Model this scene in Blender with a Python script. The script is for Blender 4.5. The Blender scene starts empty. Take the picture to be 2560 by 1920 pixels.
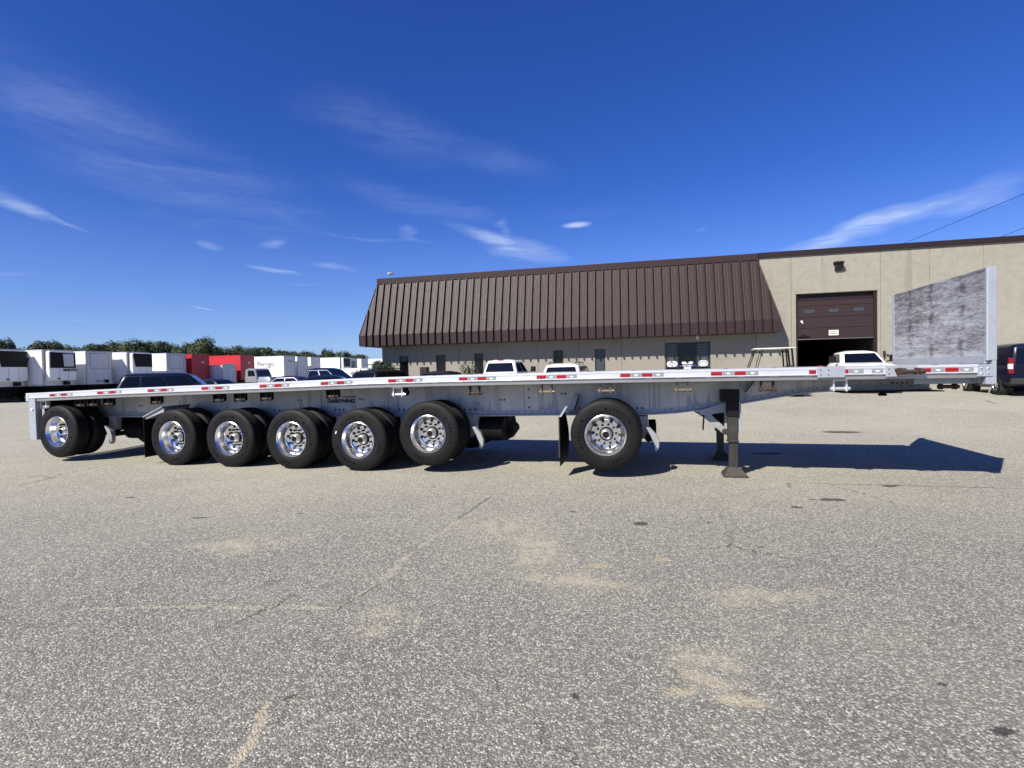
import bpy, bmesh, math, random
from mathutils import Vector, Matrix
random.seed(7)
R = math.radians
sc = bpy.context.scene
COL = sc.collection

# ------------------------------------------------------------------ camera, sky, sun, exposure
cam_d = bpy.data.cameras.new('camera'); cam = bpy.data.objects.new('camera', cam_d); COL.objects.link(cam)
cam_d.sensor_width = 36; cam_d.lens = 36 * 1300 / 2560; cam_d.clip_start = .05; cam_d.clip_end = 6000
_p, _r = R(1.454), R(1.25)
_F = Vector((0, math.cos(_p), -math.sin(_p))); _U0 = Vector((0, math.sin(_p), math.cos(_p))); _R0 = Vector((1, 0, 0))
_Rt = math.cos(_r) * _R0 - math.sin(_r) * _U0; _Up = math.sin(_r) * _R0 + math.cos(_r) * _U0
cam.matrix_world = Matrix(((_Rt.x, _Up.x, -_F.x, 0), (_Rt.y, _Up.y, -_F.y, 0), (_Rt.z, _Up.z, -_F.z, 1.6), (0, 0, 0, 1)))
sc.camera = cam
SUNV = Vector((-.772, -.780, 1)).normalized()
ELEV = math.asin(SUNV.z)
sun_d = bpy.data.lights.new('sun', 'SUN'); sun = bpy.data.objects.new('sun', sun_d); COL.objects.link(sun)
sun_d.energy = 5.0; sun_d.angle = R(.53); sun_d.color = (1, .93, .81)
sun.rotation_euler = SUNV.to_track_quat('Z', 'Y').to_euler(); sun.location = (-20, -20, 30)
sc.view_settings.view_transform = 'Standard'; sc.view_settings.look = 'None'
sc.view_settings.gamma = 1; sc.view_settings.use_curve_mapping = False
sc.view_settings.exposure = 0.75


class NT:
    """short-hand for building node trees"""
    def __init__(s, tree): s.t = tree; tree.nodes.clear(); s.L = tree.links
    def n(s, typ, **kw):
        nd = s.t.nodes.new(typ)
        for k, v in kw.items():
            if k.startswith('i_'): 
                nd.inputs[k[2:].replace('_', ' ')].default_value = v
            else: setattr(nd, k, v)
        return nd
    def put(s, sock, v):
        if v is None: return
        if hasattr(v, 'links') or hasattr(v, 'is_linked'): s.L.new(v, sock)
        else:
            if isinstance(v, (tuple, list)) and len(v) == 3 and sock.type == 'RGBA': v = (*v, 1)
            sock.default_value = v
    def math(s, op, a, b=None, c=None, clamp=False):
        nd = s.n('ShaderNodeMath', operation=op, use_clamp=clamp)
        for i, v in enumerate((a, b, c)): s.put(nd.inputs[i], v) if v is not None else None
        return nd.outputs[0]
    def vm(s, op, a, b=None):
        nd = s.n('ShaderNodeVectorMath', operation=op)
        s.put(nd.inputs[0], a)
        if b is not None: s.put(nd.inputs[1], b)
        return nd.outputs['Value'] if op in ('DOT_PRODUCT', 'LENGTH', 'DISTANCE') else nd.outputs[0]
    def mix(s, f, a, b, mode='MIX'):
        nd = s.n('ShaderNodeMix', data_type='RGBA', blend_type=mode)
        s.put(nd.inputs[0], f); s.put(nd.inputs[6], a); s.put(nd.inputs[7], b)
        return nd.outputs[2]
    def ramp(s, f, pts):
        nd = s.n('ShaderNodeValToRGB'); cr = nd.color_ramp
        while len(cr.elements) < len(pts): cr.elements.new(.5)
        for e, (p, c) in zip(cr.elements, pts):
            e.position = p; e.color = (c, c, c, 1) if isinstance(c, (int, float)) else (*c, 1)
        s.put(nd.inputs[0], f); return nd.outputs[0]
    def ss(s, v, a, b):
        nd = s.n('ShaderNodeMapRange', interpolation_type='SMOOTHSTEP')
        s.put(nd.inputs[0], v); nd.inputs[1].default_value = a; nd.inputs[2].default_value = b
        nd.inputs[3].default_value = 0; nd.inputs[4].default_value = 1
        if a > b:
            nd.inputs[1].default_value = b; nd.inputs[2].default_value = a; nd.inputs[3].default_value = 1; nd.inputs[4].default_value = 0
        return nd.outputs[0]
    def noise(s, vec, scale, detail=4, rough=.5, out='Fac'):
        nd = s.n('ShaderNodeTexNoise'); s.put(nd.inputs['Vector'], vec)
        nd.inputs['Scale'].default_value = scale; nd.inputs['Detail'].default_value = detail; nd.inputs['Roughness'].default_value = rough
        return nd.outputs[out]
    def scale(s, vec, sx, sy, sz, off=(0, 0, 0), rot=(0, 0, 0)):
        nd = s.n('ShaderNodeMapping'); s.put(nd.inputs[0], vec)
        nd.inputs[1].default_value = off; nd.inputs[2].default_value = rot; nd.inputs[3].default_value = (sx, sy, sz)
        return nd.outputs[0]


# world: clear Nishita sky with thin cirrus laid on the sphere of directions
w = bpy.data.worlds.new('World'); sc.world = w; w.use_nodes = True
N = NT(w.node_tree)
sky = N.n('ShaderNodeTexSky', sky_type='NISHITA', sun_disc=False, sun_elevation=ELEV,
          sun_rotation=math.atan2(SUNV.x, SUNV.y), altitude=200, air_density=1.0, dust_density=.25, ozone_density=3.2)
hs = N.n('ShaderNodeHueSaturation'); hs.inputs['Saturation'].default_value = 1.22; hs.inputs['Hue'].default_value = .508; hs.inputs['Value'].default_value = 1.0
N.put(hs.inputs['Color'], sky.outputs[0])
skyc = N.mix(1.0, hs.outputs[0], (.66, .91, 1.58), 'MULTIPLY')
tc = N.n('ShaderNodeTexCoord'); D = tc.outputs['Generated']
sep = N.n('ShaderNodeSeparateXYZ'); N.put(sep.inputs[0], D)
az = N.math('MULTIPLY', N.math('ARCTAN2', sep.outputs[0], sep.outputs[1]), 57.2958)
el = N.math('MULTIPLY', N.math('ARCSINE', sep.outputs[2]), 57.2958)
cb = N.n('ShaderNodeCombineXYZ'); N.put(cb.inputs[0], az); N.put(cb.inputs[1], el); AE = cb.outputs[0]
warp = N.noise(N.scale(AE, .07, .15, 1), 1, 4, .6, 'Color')
wv = N.vm('MULTIPLY', N.vm('SUBTRACT', warp, (.5, .5, .5)), (7, 2.4, 0))
AEW = N.vm('ADD', AE, wv)
streak = N.noise(N.scale(AEW, .055, .42, 1, rot=(0, 0, R(14))), 1, 7, .62)
fine = N.noise(N.scale(AEW, .35, 1.9, 1, rot=(0, 0, R(17))), 1, 6, .65)
tot = None
def cloud(a, e, ra, re, rot, amt, soft=.6, warped=True):
    """one cloud: an ellipse in azimuth / elevation, broken up by the streak noise"""
    global tot
    m = N.n('ShaderNodeMapping', vector_type='TEXTURE'); N.put(m.inputs[0], AEW if warped else AE)
    m.inputs[1].default_value = (a, e, 0); m.inputs[2].default_value = (0, 0, R(rot)); m.inputs[3].default_value = (ra, re, 1)
    d = N.vm('LENGTH', m.outputs[0])
    v = N.math('MULTIPLY', N.ss(d, 1.0, 1 - soft), amt)
    tot = v if tot is None else N.math('ADD', tot, v)
cloud(-31, 17.5, 20, 6.5, -16, .13, 1); cloud(-42, 22, 12, 5, -18, .08, 1)
cloud(-13, 24.5, 11, 3.4, -12, .13, 1); cloud(-1, 22, 9, 2.0, -14, .09, 1); cloud(-9, 17.5, 13, 2.0, -12, .12, 1)
cloud(-43.2, 14.3, 4.2, 1.0, -24, .62, 1); cloud(-39.5, 12.9, 2.6, .35, -25, .4, 1); cloud(-43, 8.6, 5, .6, -2, .3, 1); cloud(-40, 5.2, 6, .35, -8, .25, 1)
cloud(-3.5, 14.4, 5.5, .9, -14, .5, 1); cloud(1.2, 12.9, 7.2, 1.7, -14, .55, 1); cloud(-.6, 15.2, 1.1, 1.2, 20, .3, 1)
cloud(-29.0, 12.2, 2.0, .7, -25, .36, 1); cloud(-24.6, 13.0, 1.8, .8, 10, .34, 1); cloud(-24, 10.3, 3.8, .5, -6, .48, 1)
cloud(-19, 10.9, 4.5, .6, -8, .32, 1); cloud(-11, 14.6, 1.4, 1.2, -50, .24, 1); cloud(-22, 9.0, 5, .25, 0, .2, 1); cloud(-13, 14.0, 9, .4, -4, .2, 1)
cloud(-30.5, 6.5, 2.0, .13, -10, .55, .9, False)
cloud(31.5, 10.9, 6.0, 2.0, 10, .75, 1); cloud(36, 12.6, 5.5, 1.2, 10, .6, 1); cloud(20.2, 13.9, 1.8, .5, 0, .22, 1); cloud(42, 13, 6, 1.6, 14, .35, 1); cloud(8, 16.5, 7, 1.2, 0, .10, 1)
cl = N.math('MULTIPLY', tot, N.math('MULTIPLY', N.ss(streak, .22, .72), N.math('ADD', .65, N.math('MULTIPLY', N.ss(fine, .3, .75), .6))))
m = N.n('ShaderNodeMapping', vector_type='TEXTURE'); N.put(m.inputs[0], N.vm('ADD', AE, N.vm('MULTIPLY', wv, (.10, .10, 0))))
m.inputs[1].default_value = (7.4, 15.3, 0); m.inputs[2].default_value = (0, 0, R(2)); m.inputs[3].default_value = (2.1, .42, 1)
small = N.math('MULTIPLY', N.ss(N.vm('LENGTH', m.outputs[0]), 1.0, .2), .62)
cl = N.math('ADD', cl, N.math('MULTIPLY', small, N.ss(fine, .1, .6)), clamp=True)
lowveil = N.math('MULTIPLY', N.ss(el, 20, -2), .17)
cl = N.math('MAXIMUM', cl, lowveil)
ccol = N.mix(cl, skyc, (8.4, 10., 13.))
bg = N.n('ShaderNodeBackground', i_Strength=.05); N.put(bg.inputs[0], ccol)
wo = N.n('ShaderNodeOutputWorld'); N.L.new(bg.outputs[0], wo.inputs[0])

# ------------------------------------------------------------------ materials
def pbr(name, col=(.5, .5, .5), rough=.5, metal=0., **k):
    """plain surface with a little grain, dirt and relief of its own"""
    m = bpy.data.materials.new(name); m.use_nodes = True; n = NT(m.node_tree)
    o = n.n('ShaderNodeOutputMaterial'); b = n.n('ShaderNodeBsdfPrincipled'); n.L.new(b.outputs[0], o.inputs[0])
    tcn = n.n('ShaderNodeTexCoord'); P = tcn.outputs['Object']
    sc_ = k.get('scale', 6.); amt = k.get('var', .15); st = k.get('stretch', (1, 1, 1))
    f = n.noise(n.scale(P, *st), sc_, 6, .6)
    c = n.mix(n.math('MULTIPLY', n.ss(f, .35, .7), amt), col, tuple(x * .45 for x in col))
    if 'dirt' in k:
        f2 = n.noise(P, sc_ * .37, 5, .65)
        c = n.mix(n.math('MULTIPLY', n.ss(f2, .5, .72), k.get('dirt_amt', .6)), c, k['dirt'])
    n.put(b.inputs['Base Color'], c)
    n.put(b.inputs['Roughness'], n.math('ADD', rough - .06, n.math('MULTIPLY', f, .14), clamp=True))
    b.inputs['Metallic'].default_value = metal
    if 'coat' in k: b.inputs['Coat Weight'].default_value = k['coat']; b.inputs['Coat Roughness'].default_value = .04
    if 'spec' in k: b.inputs['Specular IOR Level'].default_value = k['spec']
    if k.get('bump', .15):
        bp = n.n('ShaderNodeBump'); bp.inputs['Strength'].default_value = k.get('bump', .15); bp.inputs['Distance'].default_value = k.get('bd', .004)
        n.put(bp.inputs['Height'], n.noise(n.scale(P, *st), k.get('bs', sc_ * 8), 3)); n.L.new(bp.outputs[0], b.inputs['Normal'])
    m['b'] = 1
    return m
def nodes(m): return m.node_tree.nodes['Principled BSDF']

M = dict(
    alu=pbr('aluminium_rail', (.78, .79, .81), .34, .55, var=.25, scale=3, stretch=(.6, 4, 4), bump=.05),
    alu_dull=pbr('aluminium_dull', (.42, .42, .41), .42, .75, var=.35, scale=4, stretch=(.4, 3, 3), bump=.05),
    alu_light=pbr('aluminium_light', (.36, .39, .43), .45, .3, var=.2, scale=5, bump=.05),
    galv=pbr('galvanised', (.34, .36, .38), .55, .4, var=.35, scale=22),
    chrome=pbr('polished_aluminium', (.84, .84, .84), .2, 1., var=.1, scale=9, bump=.02),
    hole=pbr('bolt_hole_black', (.012, .012, .014), .7),
    rubber=pbr('tyre_rubber', (.0055, .0055, .006), .62, var=.4, scale=5, dirt=(.02, .0185, .017), dirt_amt=.35, spec=.22, bump=.3, bs=90, bd=.002),
    letter=pbr('tyre_letter', (.0025, .0025, .0025), .9, spec=.08),
    black=pbr('black_paint', (.004, .004, .004), .55, var=.3, spec=.25),
    black_steel=pbr('undercarriage_black', (.005, .005, .006), .7, var=.4, spec=.2),
    leg=pbr('leg_grey_brown', (.036, .034, .030), .55, .2, var=.5, scale=9, dirt=(.075, .055, .04), dirt_amt=.5),
    rust=pbr('rusty_steel', (.05, .028, .020), .75, .1, var=.6, scale=18, dirt=(.11, .08, .06), dirt_amt=.6, bump=.4),
    bronze=pbr('zinc_yellow_steel', (.17, .135, .10), .5, .4, var=.4, scale=20),
    steel=pbr('bare_steel', (.7, .71, .72), .35, .7, var=.2, scale=20),
    red_tape=pbr('reflective_red', (.26, .005, .009), .35, var=.1, scale=40, bump=.05),
    grey_tape=pbr('reflective_grey', (.20, .235, .24), .4, var=.1, scale=40, bump=.05),
    white_print=pbr('white_print', (.8, .8, .8), .5, var=.05),
    black_print=pbr('black_print', (.015, .015, .018), .5, var=.05),
    blue_print=pbr('blue_print', (.03, .045, .22), .5, var=.05),
    red_print=pbr('red_print', (.6, .05, .06), .5, var=.05),
    grey_print=pbr('grey_print', (.12, .13, .15), .5, var=.05),
    brown=pbr('brown_metal_roof', (.036, .0215, .0225), .48, .0, var=.3, scale=2.5, stretch=(6, 6, .35), bump=.16, bs=1.6, bd=.04, spec=.22),
    brown_trim=pbr('brown_trim', (.020, .0115, .012), .5, var=.15, spec=.3),
    brown_door=pbr('brown_door', (.034, .020, .020), .5, var=.2, scale=3, spec=.3),
    soffit=pbr('soffit_dark', (.03, .022, .021), .8),
    joint=pbr('joint_dark', (.05, .046, .04), .9),
    glass=pbr('dark_window_glass', (.004, .005, .006), .06, var=.2, spec=.35, bump=0),
    tint=pbr('tinted_car_glass', (.003, .004, .006), .05, var=.1, spec=.45, bump=0),
    frame=pbr('black_window_frame', (.012, .012, .013), .4),
    blind=pbr('window_blind', (.045, .052, .055), .3, var=.3, spec=.5),
    white_paint=pbr('white_paint', (.80, .81, .81), .3, var=.06, coat=.6, bump=0),
    white_box=pbr('white_trailer_side', (.78, .79, .80), .45, var=.14, scale=1.6, stretch=(.4, 1, 2), bump=.05),
    grey_box=pbr('trailer_front_panel', (.60, .62, .64), .5, var=.22, scale=2, dirt=(.30, .29, .27), dirt_amt=.25),
    red_box=pbr('red_trailer_side', (.42, .012, .022), .45, var=.12, scale=1.5),
    navy=pbr('navy_paint', (.003, .005, .017), .3, 0, var=.1, coat=.06, spec=.22, bump=0),
    dark_blue=pbr('dark_blue_paint', (.004, .009, .022), .3, 0, var=.1, coat=.06, spec=.22, bump=0),
    car_black=pbr('black_car_paint', (.008, .009, .012), .3, 0, var=.1, coat=.06, spec=.22, bump=0),
    purple=pbr('dark_purple_paint', (.028, .014, .035), .3, 0, var=.1, coat=.06, spec=.22, bump=0),
    silver=pbr('silver_paint', (.34, .36, .38), .3, .5, var=.1, coat=.8, bump=0),
    tail=pbr('tail_lamp_red', (.18, .005, .008), .2, var=.1, bump=0),
    lampw=pbr('lamp_clear', (.75, .75, .75), .12, var=.1, bump=0),
    plastic=pbr('black_plastic', (.02, .02, .021), .55),
    cream=pbr('cream_plastic', (.66, .63, .55), .4, var=.1),
    bark=pbr('bark', (.07, .05, .035), .9, var=.5),
    dust_dark=pbr('interior_dark', (.03, .03, .03), .9),
)
def leafmat(name, a, b):
    m = bpy.data.materials.new(name); m.use_nodes = True; n = NT(m.node_tree)
    o = n.n('ShaderNodeOutputMaterial'); bs = n.n('ShaderNodeBsdfPrincipled'); n.L.new(bs.outputs[0], o.inputs[0])
    t = n.n('ShaderNodeTexCoord'); f = n.noise(t.outputs['Object'], .5, 4, .7)
    n.put(bs.inputs['Base Color'], n.mix(n.ss(f, .35, .65), a, b)); bs.inputs['Roughness'].default_value = .7
    return m
M['leaf1'] = leafmat('leaf_dark', (.010, .020, .008), (.028, .048, .015))
M['leaf2'] = leafmat('leaf_light', (.028, .052, .016), (.06, .092, .028))
M['leaf3'] = leafmat('leaf_brown', (.10, .09, .05), (.18, .15, .09))

def m_web():
    """mill-finish beam web: rain streaks and a tide line of washed metal low down"""
    m = bpy.data.materials.new('aluminium_web'); m.use_nodes = True; n = NT(m.node_tree)
    o = n.n('ShaderNodeOutputMaterial'); b = n.n('ShaderNodeBsdfPrincipled'); n.L.new(b.outputs[0], o.inputs[0])
    t = n.n('ShaderNodeTexCoord'); P = t.outputs['Object']; s = n.n('ShaderNodeSeparateXYZ'); n.put(s.inputs[0], P)
    g = n.noise(n.scale(P, 5, 1, 2.2), 1, 6, .65)
    drip = n.noise(n.scale(P, 3.2, .1, .25), 1, 3, .7)
    drip2 = n.noise(n.scale(P, 13, .1, .6), 1, 4, .6)
    lvl = n.math('ADD', .93, n.math('ADD', n.math('MULTIPLY', n.ss(drip, .52, .74), .42), n.math('MULTIPLY', n.math('SUBTRACT', drip2, .5), .16)))
    tide = n.ss(n.math('SUBTRACT', lvl, s.outputs[2]), -.012, .012)
    low = n.ss(s.outputs[2], 1.25, .9)
    c = n.mix(n.ss(g, .3, .7), (.50, .50, .49), (.41, .415, .42))
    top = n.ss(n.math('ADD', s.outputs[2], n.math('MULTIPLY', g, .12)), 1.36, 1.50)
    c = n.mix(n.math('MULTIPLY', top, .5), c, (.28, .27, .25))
    c = n.mix(n.math('MULTIPLY', tide, .85), c, (.27, .30, .36))
    st = n.noise(n.scale(P, 5.5, .1, .18), 1, 2, .5)
    c = n.mix(n.math('MULTIPLY', n.ss(st, .60, .63), .5), c, (.27, .27, .28))
    n.put(b.inputs['Base Color'], c); b.inputs['Metallic'].default_value = .35
    n.put(b.inputs['Roughness'], n.math('ADD', .38, n.math('MULTIPLY', g, .2)))
    return m
M['web'] = m_web()

def m_panel():
    """weathered bulkhead sheet: horizontal scuffs over grey metal, darker runs at the posts behind"""
    m = bpy.data.materials.new('scuffed_bulkhead'); m.use_nodes = True; n = NT(m.node_tree)
    o = n.n('ShaderNodeOutputMaterial'); b = n.n('ShaderNodeBsdfPrincipled'); n.L.new(b.outputs[0], o.inputs[0])
    t = n.n('ShaderNodeTexCoord'); P = t.outputs['Object']; s = n.n('ShaderNodeSeparateXYZ'); n.put(s.inputs[0], P)
    wv = n.vm('MULTIPLY', n.vm('SUBTRACT', n.noise(P, 3, 3, .6, 'Color'), (.5, .5, .5)), (0, .10, .07))
    PW = n.vm('ADD', P, wv)
    a = n.noise(n.scale(PW, 1, 1.9, 15), 1, 9, .74); a2 = n.noise(n.scale(PW, 1, 9, 60), 1, 5, .7)
    v = n.math('ADD', n.math('MULTIPLY', a, .40), n.math('MULTIPLY', a2, .34))
    v = n.math('ADD', v, n.math('MULTIPLY', n.noise(n.scale(PW, 1, .7, 5.5), 1, 4, .6), .26))
    for yy in (.55, 1.32, 1.95):
        d = n.math('ABSOLUTE', n.math('SUBTRACT', s.outputs[1], n.math('ADD', yy - .06, n.math('MULTIPLY', n.noise(n.scale(P, 1, 1, 4), 1, 2), .12))))
        v = n.math('SUBTRACT', v, n.math('MULTIPLY', n.math('MULTIPLY', n.ss(d, .10, 0), n.ss(n.noise(n.scale(P, 1, 2, 3), 2, 3), .4, .6)), .075))
    v = n.math('ADD', v, n.math('MULTIPLY', n.ss(s.outputs[2], 1.78, 1.60), .10))
    v = n.math('SUBTRACT', v, n.math('MULTIPLY', n.ss(s.outputs[2], 2.25, 2.75), .04))
    c = n.ramp(v, [(.36, (.06, .06, .066)), (.44, (.12, .12, .13)), (.50, (.25, .255, .27)), (.58, (.40, .415, .44))])
    n.put(b.inputs['Base Color'], c); b.inputs['Metallic'].default_value = .1; b.inputs['Roughness'].default_value = .5
    bp = n.n('ShaderNodeBump'); bp.inputs['Strength'].default_value = .3; bp.inputs['Distance'].default_value = .004
    n.put(bp.inputs['Height'], v); n.L.new(bp.outputs[0], b.inputs['Normal'])
    return m
M['panel'] = m_panel()

def m_wall(name, ca, cbb, agg):
    m = bpy.data.materials.new(name); m.use_nodes = True; n = NT(m.node_tree)
    o = n.n('ShaderNodeOutputMaterial'); b = n.n('ShaderNodeBsdfPrincipled'); n.L.new(b.outputs[0], o.inputs[0])
    t = n.n('ShaderNodeTexCoord'); P = t.outputs['Object']; s = n.n('ShaderNodeSeparateXYZ'); n.put(s.inputs[0], P)
    f = n.noise(P, 24 if agg else 3, 5, .75); big = n.noise(P, .55, 4, .6)
    c = n.mix(n.ss(f, .38, .64), ca, cbb)
    c = n.mix(n.math('MULTIPLY', n.ss(big, .5, .75), .25), c, tuple(x * .62 for x in ca))
    run = n.noise(n.scale(P, 1.1, 1, .06), 1, 5, .65)
    c = n.mix(n.math('MULTIPLY', n.ss(run, .60, .78), .55 if not agg else .15), c, tuple(x * .45 for x in ca))
    n.put(b.inputs['Base Color'], c); b.inputs['Roughness'].default_value = .9
    bp = n.n('ShaderNodeBump'); bp.inputs['Strength'].default_value = .5 if agg else .2; bp.inputs['Distance'].default_value = .012
    n.put(bp.inputs['Height'], n.noise(P, 30, 4, .7)); n.L.new(bp.outputs[0], b.inputs['Normal'])
    return m
M['wall_agg'] = m_wall('exposed_aggregate_wall', (.165, .152, .126), (.33, .308, .262), True)
M['wall_paint'] = m_wall('painted_concrete_wall', (.275, .262, .215), (.24, .228, .186), False)

def m_ground():
    m = bpy.data.materials.new('asphalt'); m.use_nodes = True; n = NT(m.node_tree)
    o = n.n('ShaderNodeOutputMaterial'); b = n.n('ShaderNodeBsdfPrincipled'); n.L.new(b.outputs[0], o.inputs[0])
    g = n.n('ShaderNodeTexCoord'); P = g.outputs['Object']
    warp = n.vm('ADD', P, n.vm('MULTIPLY', n.vm('SUBTRACT', n.noise(P, 60, 2, .5, 'Color'), (.5, .5, .5)), (.008, .008, 0)))
    vo = n.n('ShaderNodeTexVoronoi', feature='F1'); n.put(vo.inputs['Vector'], warp); vo.inputs['Scale'].default_value = 94
    vs = n.n('ShaderNodeSeparateColor'); n.put(vs.inputs[0], vo.outputs['Color'])
    stone = n.ramp(vs.outputs[0], [(0, (.03, .03, .031)), (.22, (.07, .07, .066)), (.45, (.24, .235, .21)), (.70, (.47, .455, .40)), (1, (1., .96, .84))])
    mot = n.noise(P, 21, 4, .8)
    stone = n.mix(n.ss(mot, .47, .60), stone, n.mix(.68, stone, (.045, .045, .042)))
    tintc = n.mix(n.math('MULTIPLY', vs.outputs[1], .25), stone, (.40, .34, .25))
    stone2 = n.mix(.45, stone, tintc)
    edge = n.ss(vo.outputs['Distance'], .45, .75)
    c = n.mix(n.math('MULTIPLY', edge, .85), stone2, (.035, .035, .034))
    vo2 = n.n('ShaderNodeTexVoronoi', feature='F1'); n.put(vo2.inputs['Vector'], warp); vo2.inputs['Scale'].default_value = 260
    v2 = n.n('ShaderNodeSeparateColor'); n.put(v2.inputs[0], vo2.outputs['Color'])
    c = n.mix(.33, c, n.ramp(v2.outputs[0], [(0, .05), (.6, .2), (1, (.5, .48, .45))]))
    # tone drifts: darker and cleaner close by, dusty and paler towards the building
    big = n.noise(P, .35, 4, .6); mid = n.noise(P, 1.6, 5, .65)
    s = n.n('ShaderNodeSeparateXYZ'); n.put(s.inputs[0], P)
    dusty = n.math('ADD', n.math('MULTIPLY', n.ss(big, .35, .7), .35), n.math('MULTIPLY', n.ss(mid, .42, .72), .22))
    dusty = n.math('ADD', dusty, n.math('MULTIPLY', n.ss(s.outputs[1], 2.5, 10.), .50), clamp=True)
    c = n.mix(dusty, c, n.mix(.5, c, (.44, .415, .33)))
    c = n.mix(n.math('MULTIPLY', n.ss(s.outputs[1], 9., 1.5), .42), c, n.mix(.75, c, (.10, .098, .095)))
    dk = n.math('MULTIPLY', n.ss(n.noise(P, .8, 4, .6), .54, .74), .35)
    c = n.mix(dk, c, n.mix(.6, c, (.12, .12, .12)))
    WP = n.vm('ADD', P, n.vm('MULTIPLY', n.vm('SUBTRACT', n.noise(P, 2.2, 6, .7, 'Color'), (.5, .5, .5)), (.75, .75, 0)))
    WF = n.vm('ADD', P, n.vm('MULTIPLY', n.vm('SUBTRACT', n.noise(P, 6, 6, .75, 'Color'), (.5, .5, .5)), (.17, .17, 0)))
    def spot(x, y, rx, ry, rot, vec, soft):
        mp = n.n('ShaderNodeMapping', vector_type='TEXTURE'); n.put(mp.inputs[0], vec)
        mp.inputs[1].default_value = (x, y, 0); mp.inputs[2].default_value = (0, 0, R(rot)); mp.inputs[3].default_value = (rx, ry, 1)
        return n.ss(n.vm('LENGTH', n.vm('MULTIPLY', mp.outputs[0], (1, 1, 0))), 1.0, 1 - soft)
    def seg(ax, ay, bx, by, wd, vec, soft=.5):
        L = math.hypot(bx - ax, by - ay); rot = math.degrees(math.atan2(by - ay, bx - ax))
        mp = n.n('ShaderNodeMapping', vector_type='TEXTURE'); n.put(mp.inputs[0], vec)
        mp.inputs[1].default_value = ((ax + bx) / 2, (ay + by) / 2, 0); mp.inputs[2].default_value = (0, 0, R(rot))
        q = n.n('ShaderNodeSeparateXYZ'); n.put(q.inputs[0], mp.outputs[0])
        ex = n.math('MAXIMUM', n.math('SUBTRACT', n.math('ABSOLUTE', q.outputs[0]), L / 2), 0)
        cbn = n.n('ShaderNodeCombineXYZ'); n.put(cbn.inputs[0], ex); n.put(cbn.inputs[1], q.outputs[1])
        return n.ss(n.vm('LENGTH', cbn.outputs[0]), wd, wd * (1 - soft))
    def acc(lst, op='MAXIMUM'):
        r = lst[0]
        for q in lst[1:]: r = n.math(op, r, q)
        return r
    # sand and dust caught in low places
    spk = n.ss(vs.outputs[0], .05, .25)
    sand = acc([spot(1.06, 2.44, .17, .075, -18, WF, .6), spot(.80, 2.53, .14, .055, 8, WF, .7), spot(.96, 2.62, .22, .10, -40, WF, .95),
                seg(-1.17, 2.05, -1.2, 2.42, .028, WF), seg(-1.23, 2.40, -1.22, 2.5, .02, WF)])
    tan = acc([spot(1.75, 3.6, .75, .2, 0, WP, .9), spot(.4, 3.9, .95, .18, -8, WP, .9), spot(.2, 4.6, .35, .7, 10, WP, .9), spot(-.9, 3.3, .30, .35, 10, WP, .9),
               spot(1.0, 2.8, .4, .22, 20, WP, .9), spot(-2.6, 4.9, .8, .25, 5, WP, .9), spot(-.15, 5.3, .5, .5, 0, WP, .95),
               seg(-3.13, 3.60, -2.38, 3.6, .018, WF), seg(-2.38, 3.6, -1.21, 3.53, .024, WF), seg(-1.21, 3.52, -1.05, 3.96, .03, WF),
               seg(-1.05, 3.96, -.95, 4.5, .05, WF, .9), seg(-.95, 4.5, -.6, 5.6, .03, WF, .9)])
    tan = n.math('MULTIPLY', tan, n.math('MULTIPLY', n.ss(n.noise(P, 5, 5, .7), .34, .60), n.math('ADD', .22, n.math('MULTIPLY', spk, .4))))
    c = n.mix(tan, c, (.40, .36, .275)); c = n.mix(n.math('MULTIPLY', sand, n.math('ADD', .3, n.math('MULTIPLY', spk, .45))), c, (.38, .33, .24))
    yel = acc([spot(.67, 4.2, .14, .07, 0, WF, .8), spot(1.2, 4.3, .08, .06, 0, WF, .8)])
    c = n.mix(n.math('MULTIPLY', yel, .45), c, (.38, .32, .16))
    # hairline cracks, drawn by the warped edges of very large cells
    vc = n.n('ShaderNodeTexVoronoi', feature='DISTANCE_TO_EDGE'); n.put(vc.inputs['Vector'], WP); vc.inputs['Scale'].default_value = .38
    crack = n.math('MULTIPLY', n.ss(vc.outputs['Distance'], .006, .001), n.ss(n.noise(P, .7, 3), .52, .66))
    cr2 = acc([seg(4.0, 6.95, 6.6, 6.35, .016, WF), seg(-6.5, 21.5, -3.6, 19.2, .03, WF), seg(-.62, 5.6, -.3, 6.6, .012, WF), seg(-1.05, 3.9, -1.22, 3.5, .010, WF)])
    c = n.mix(n.math('MULTIPLY', n.math('MAXIMUM', crack, cr2), .6), c, (.045, .042, .038))
    oil = acc([spot(*q, WF, .35) for q in [(1.3, 5.31, .085, .075, 0), (3.75, 6.08, .17, .08, -8), (3.52, 6.12, .05, .04, 0), (3.16, 5.79, .08, .05, 0),
               (4.88, 6.7, .14, .07, 0), (2.16, 4.56, .045, .03, 0), (2.08, 2.21, .06, .03, -20), (2.11, 2.54, .03, .02, 0), (2.7, 2.7, .09, .015, -14),
               (.66, 5.83, .06, .03, 0), (-3.6, 5.9, .10, .035, 0), (-2.5, 6.0, .05, .02, 0), (2.0, 5.3, .03, .02, 0), (3.0, 4.9, .03, .02, 0), (.27, 2.5, .03, .02, 0),
               (4.6, 9.4, .35, .12, 0), (7.6, 12.0, .5, .2, -10), (.9, 3.4, .015, .01, 0), (-5.2, 7.0, .09, .05, 0)]])
    c = n.mix(n.math('MULTIPLY', oil, .85), c, (.03, .028, .026))
    weed = spot(-1.15, 2.56, .055, .025, 30, WF, .7); c = n.mix(n.math('MULTIPLY', weed, .8), c, (.05, .05, .022)); c = n.mix(1.0, c, (1.05, 1.05, 1.0), 'MULTIPLY')
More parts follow.
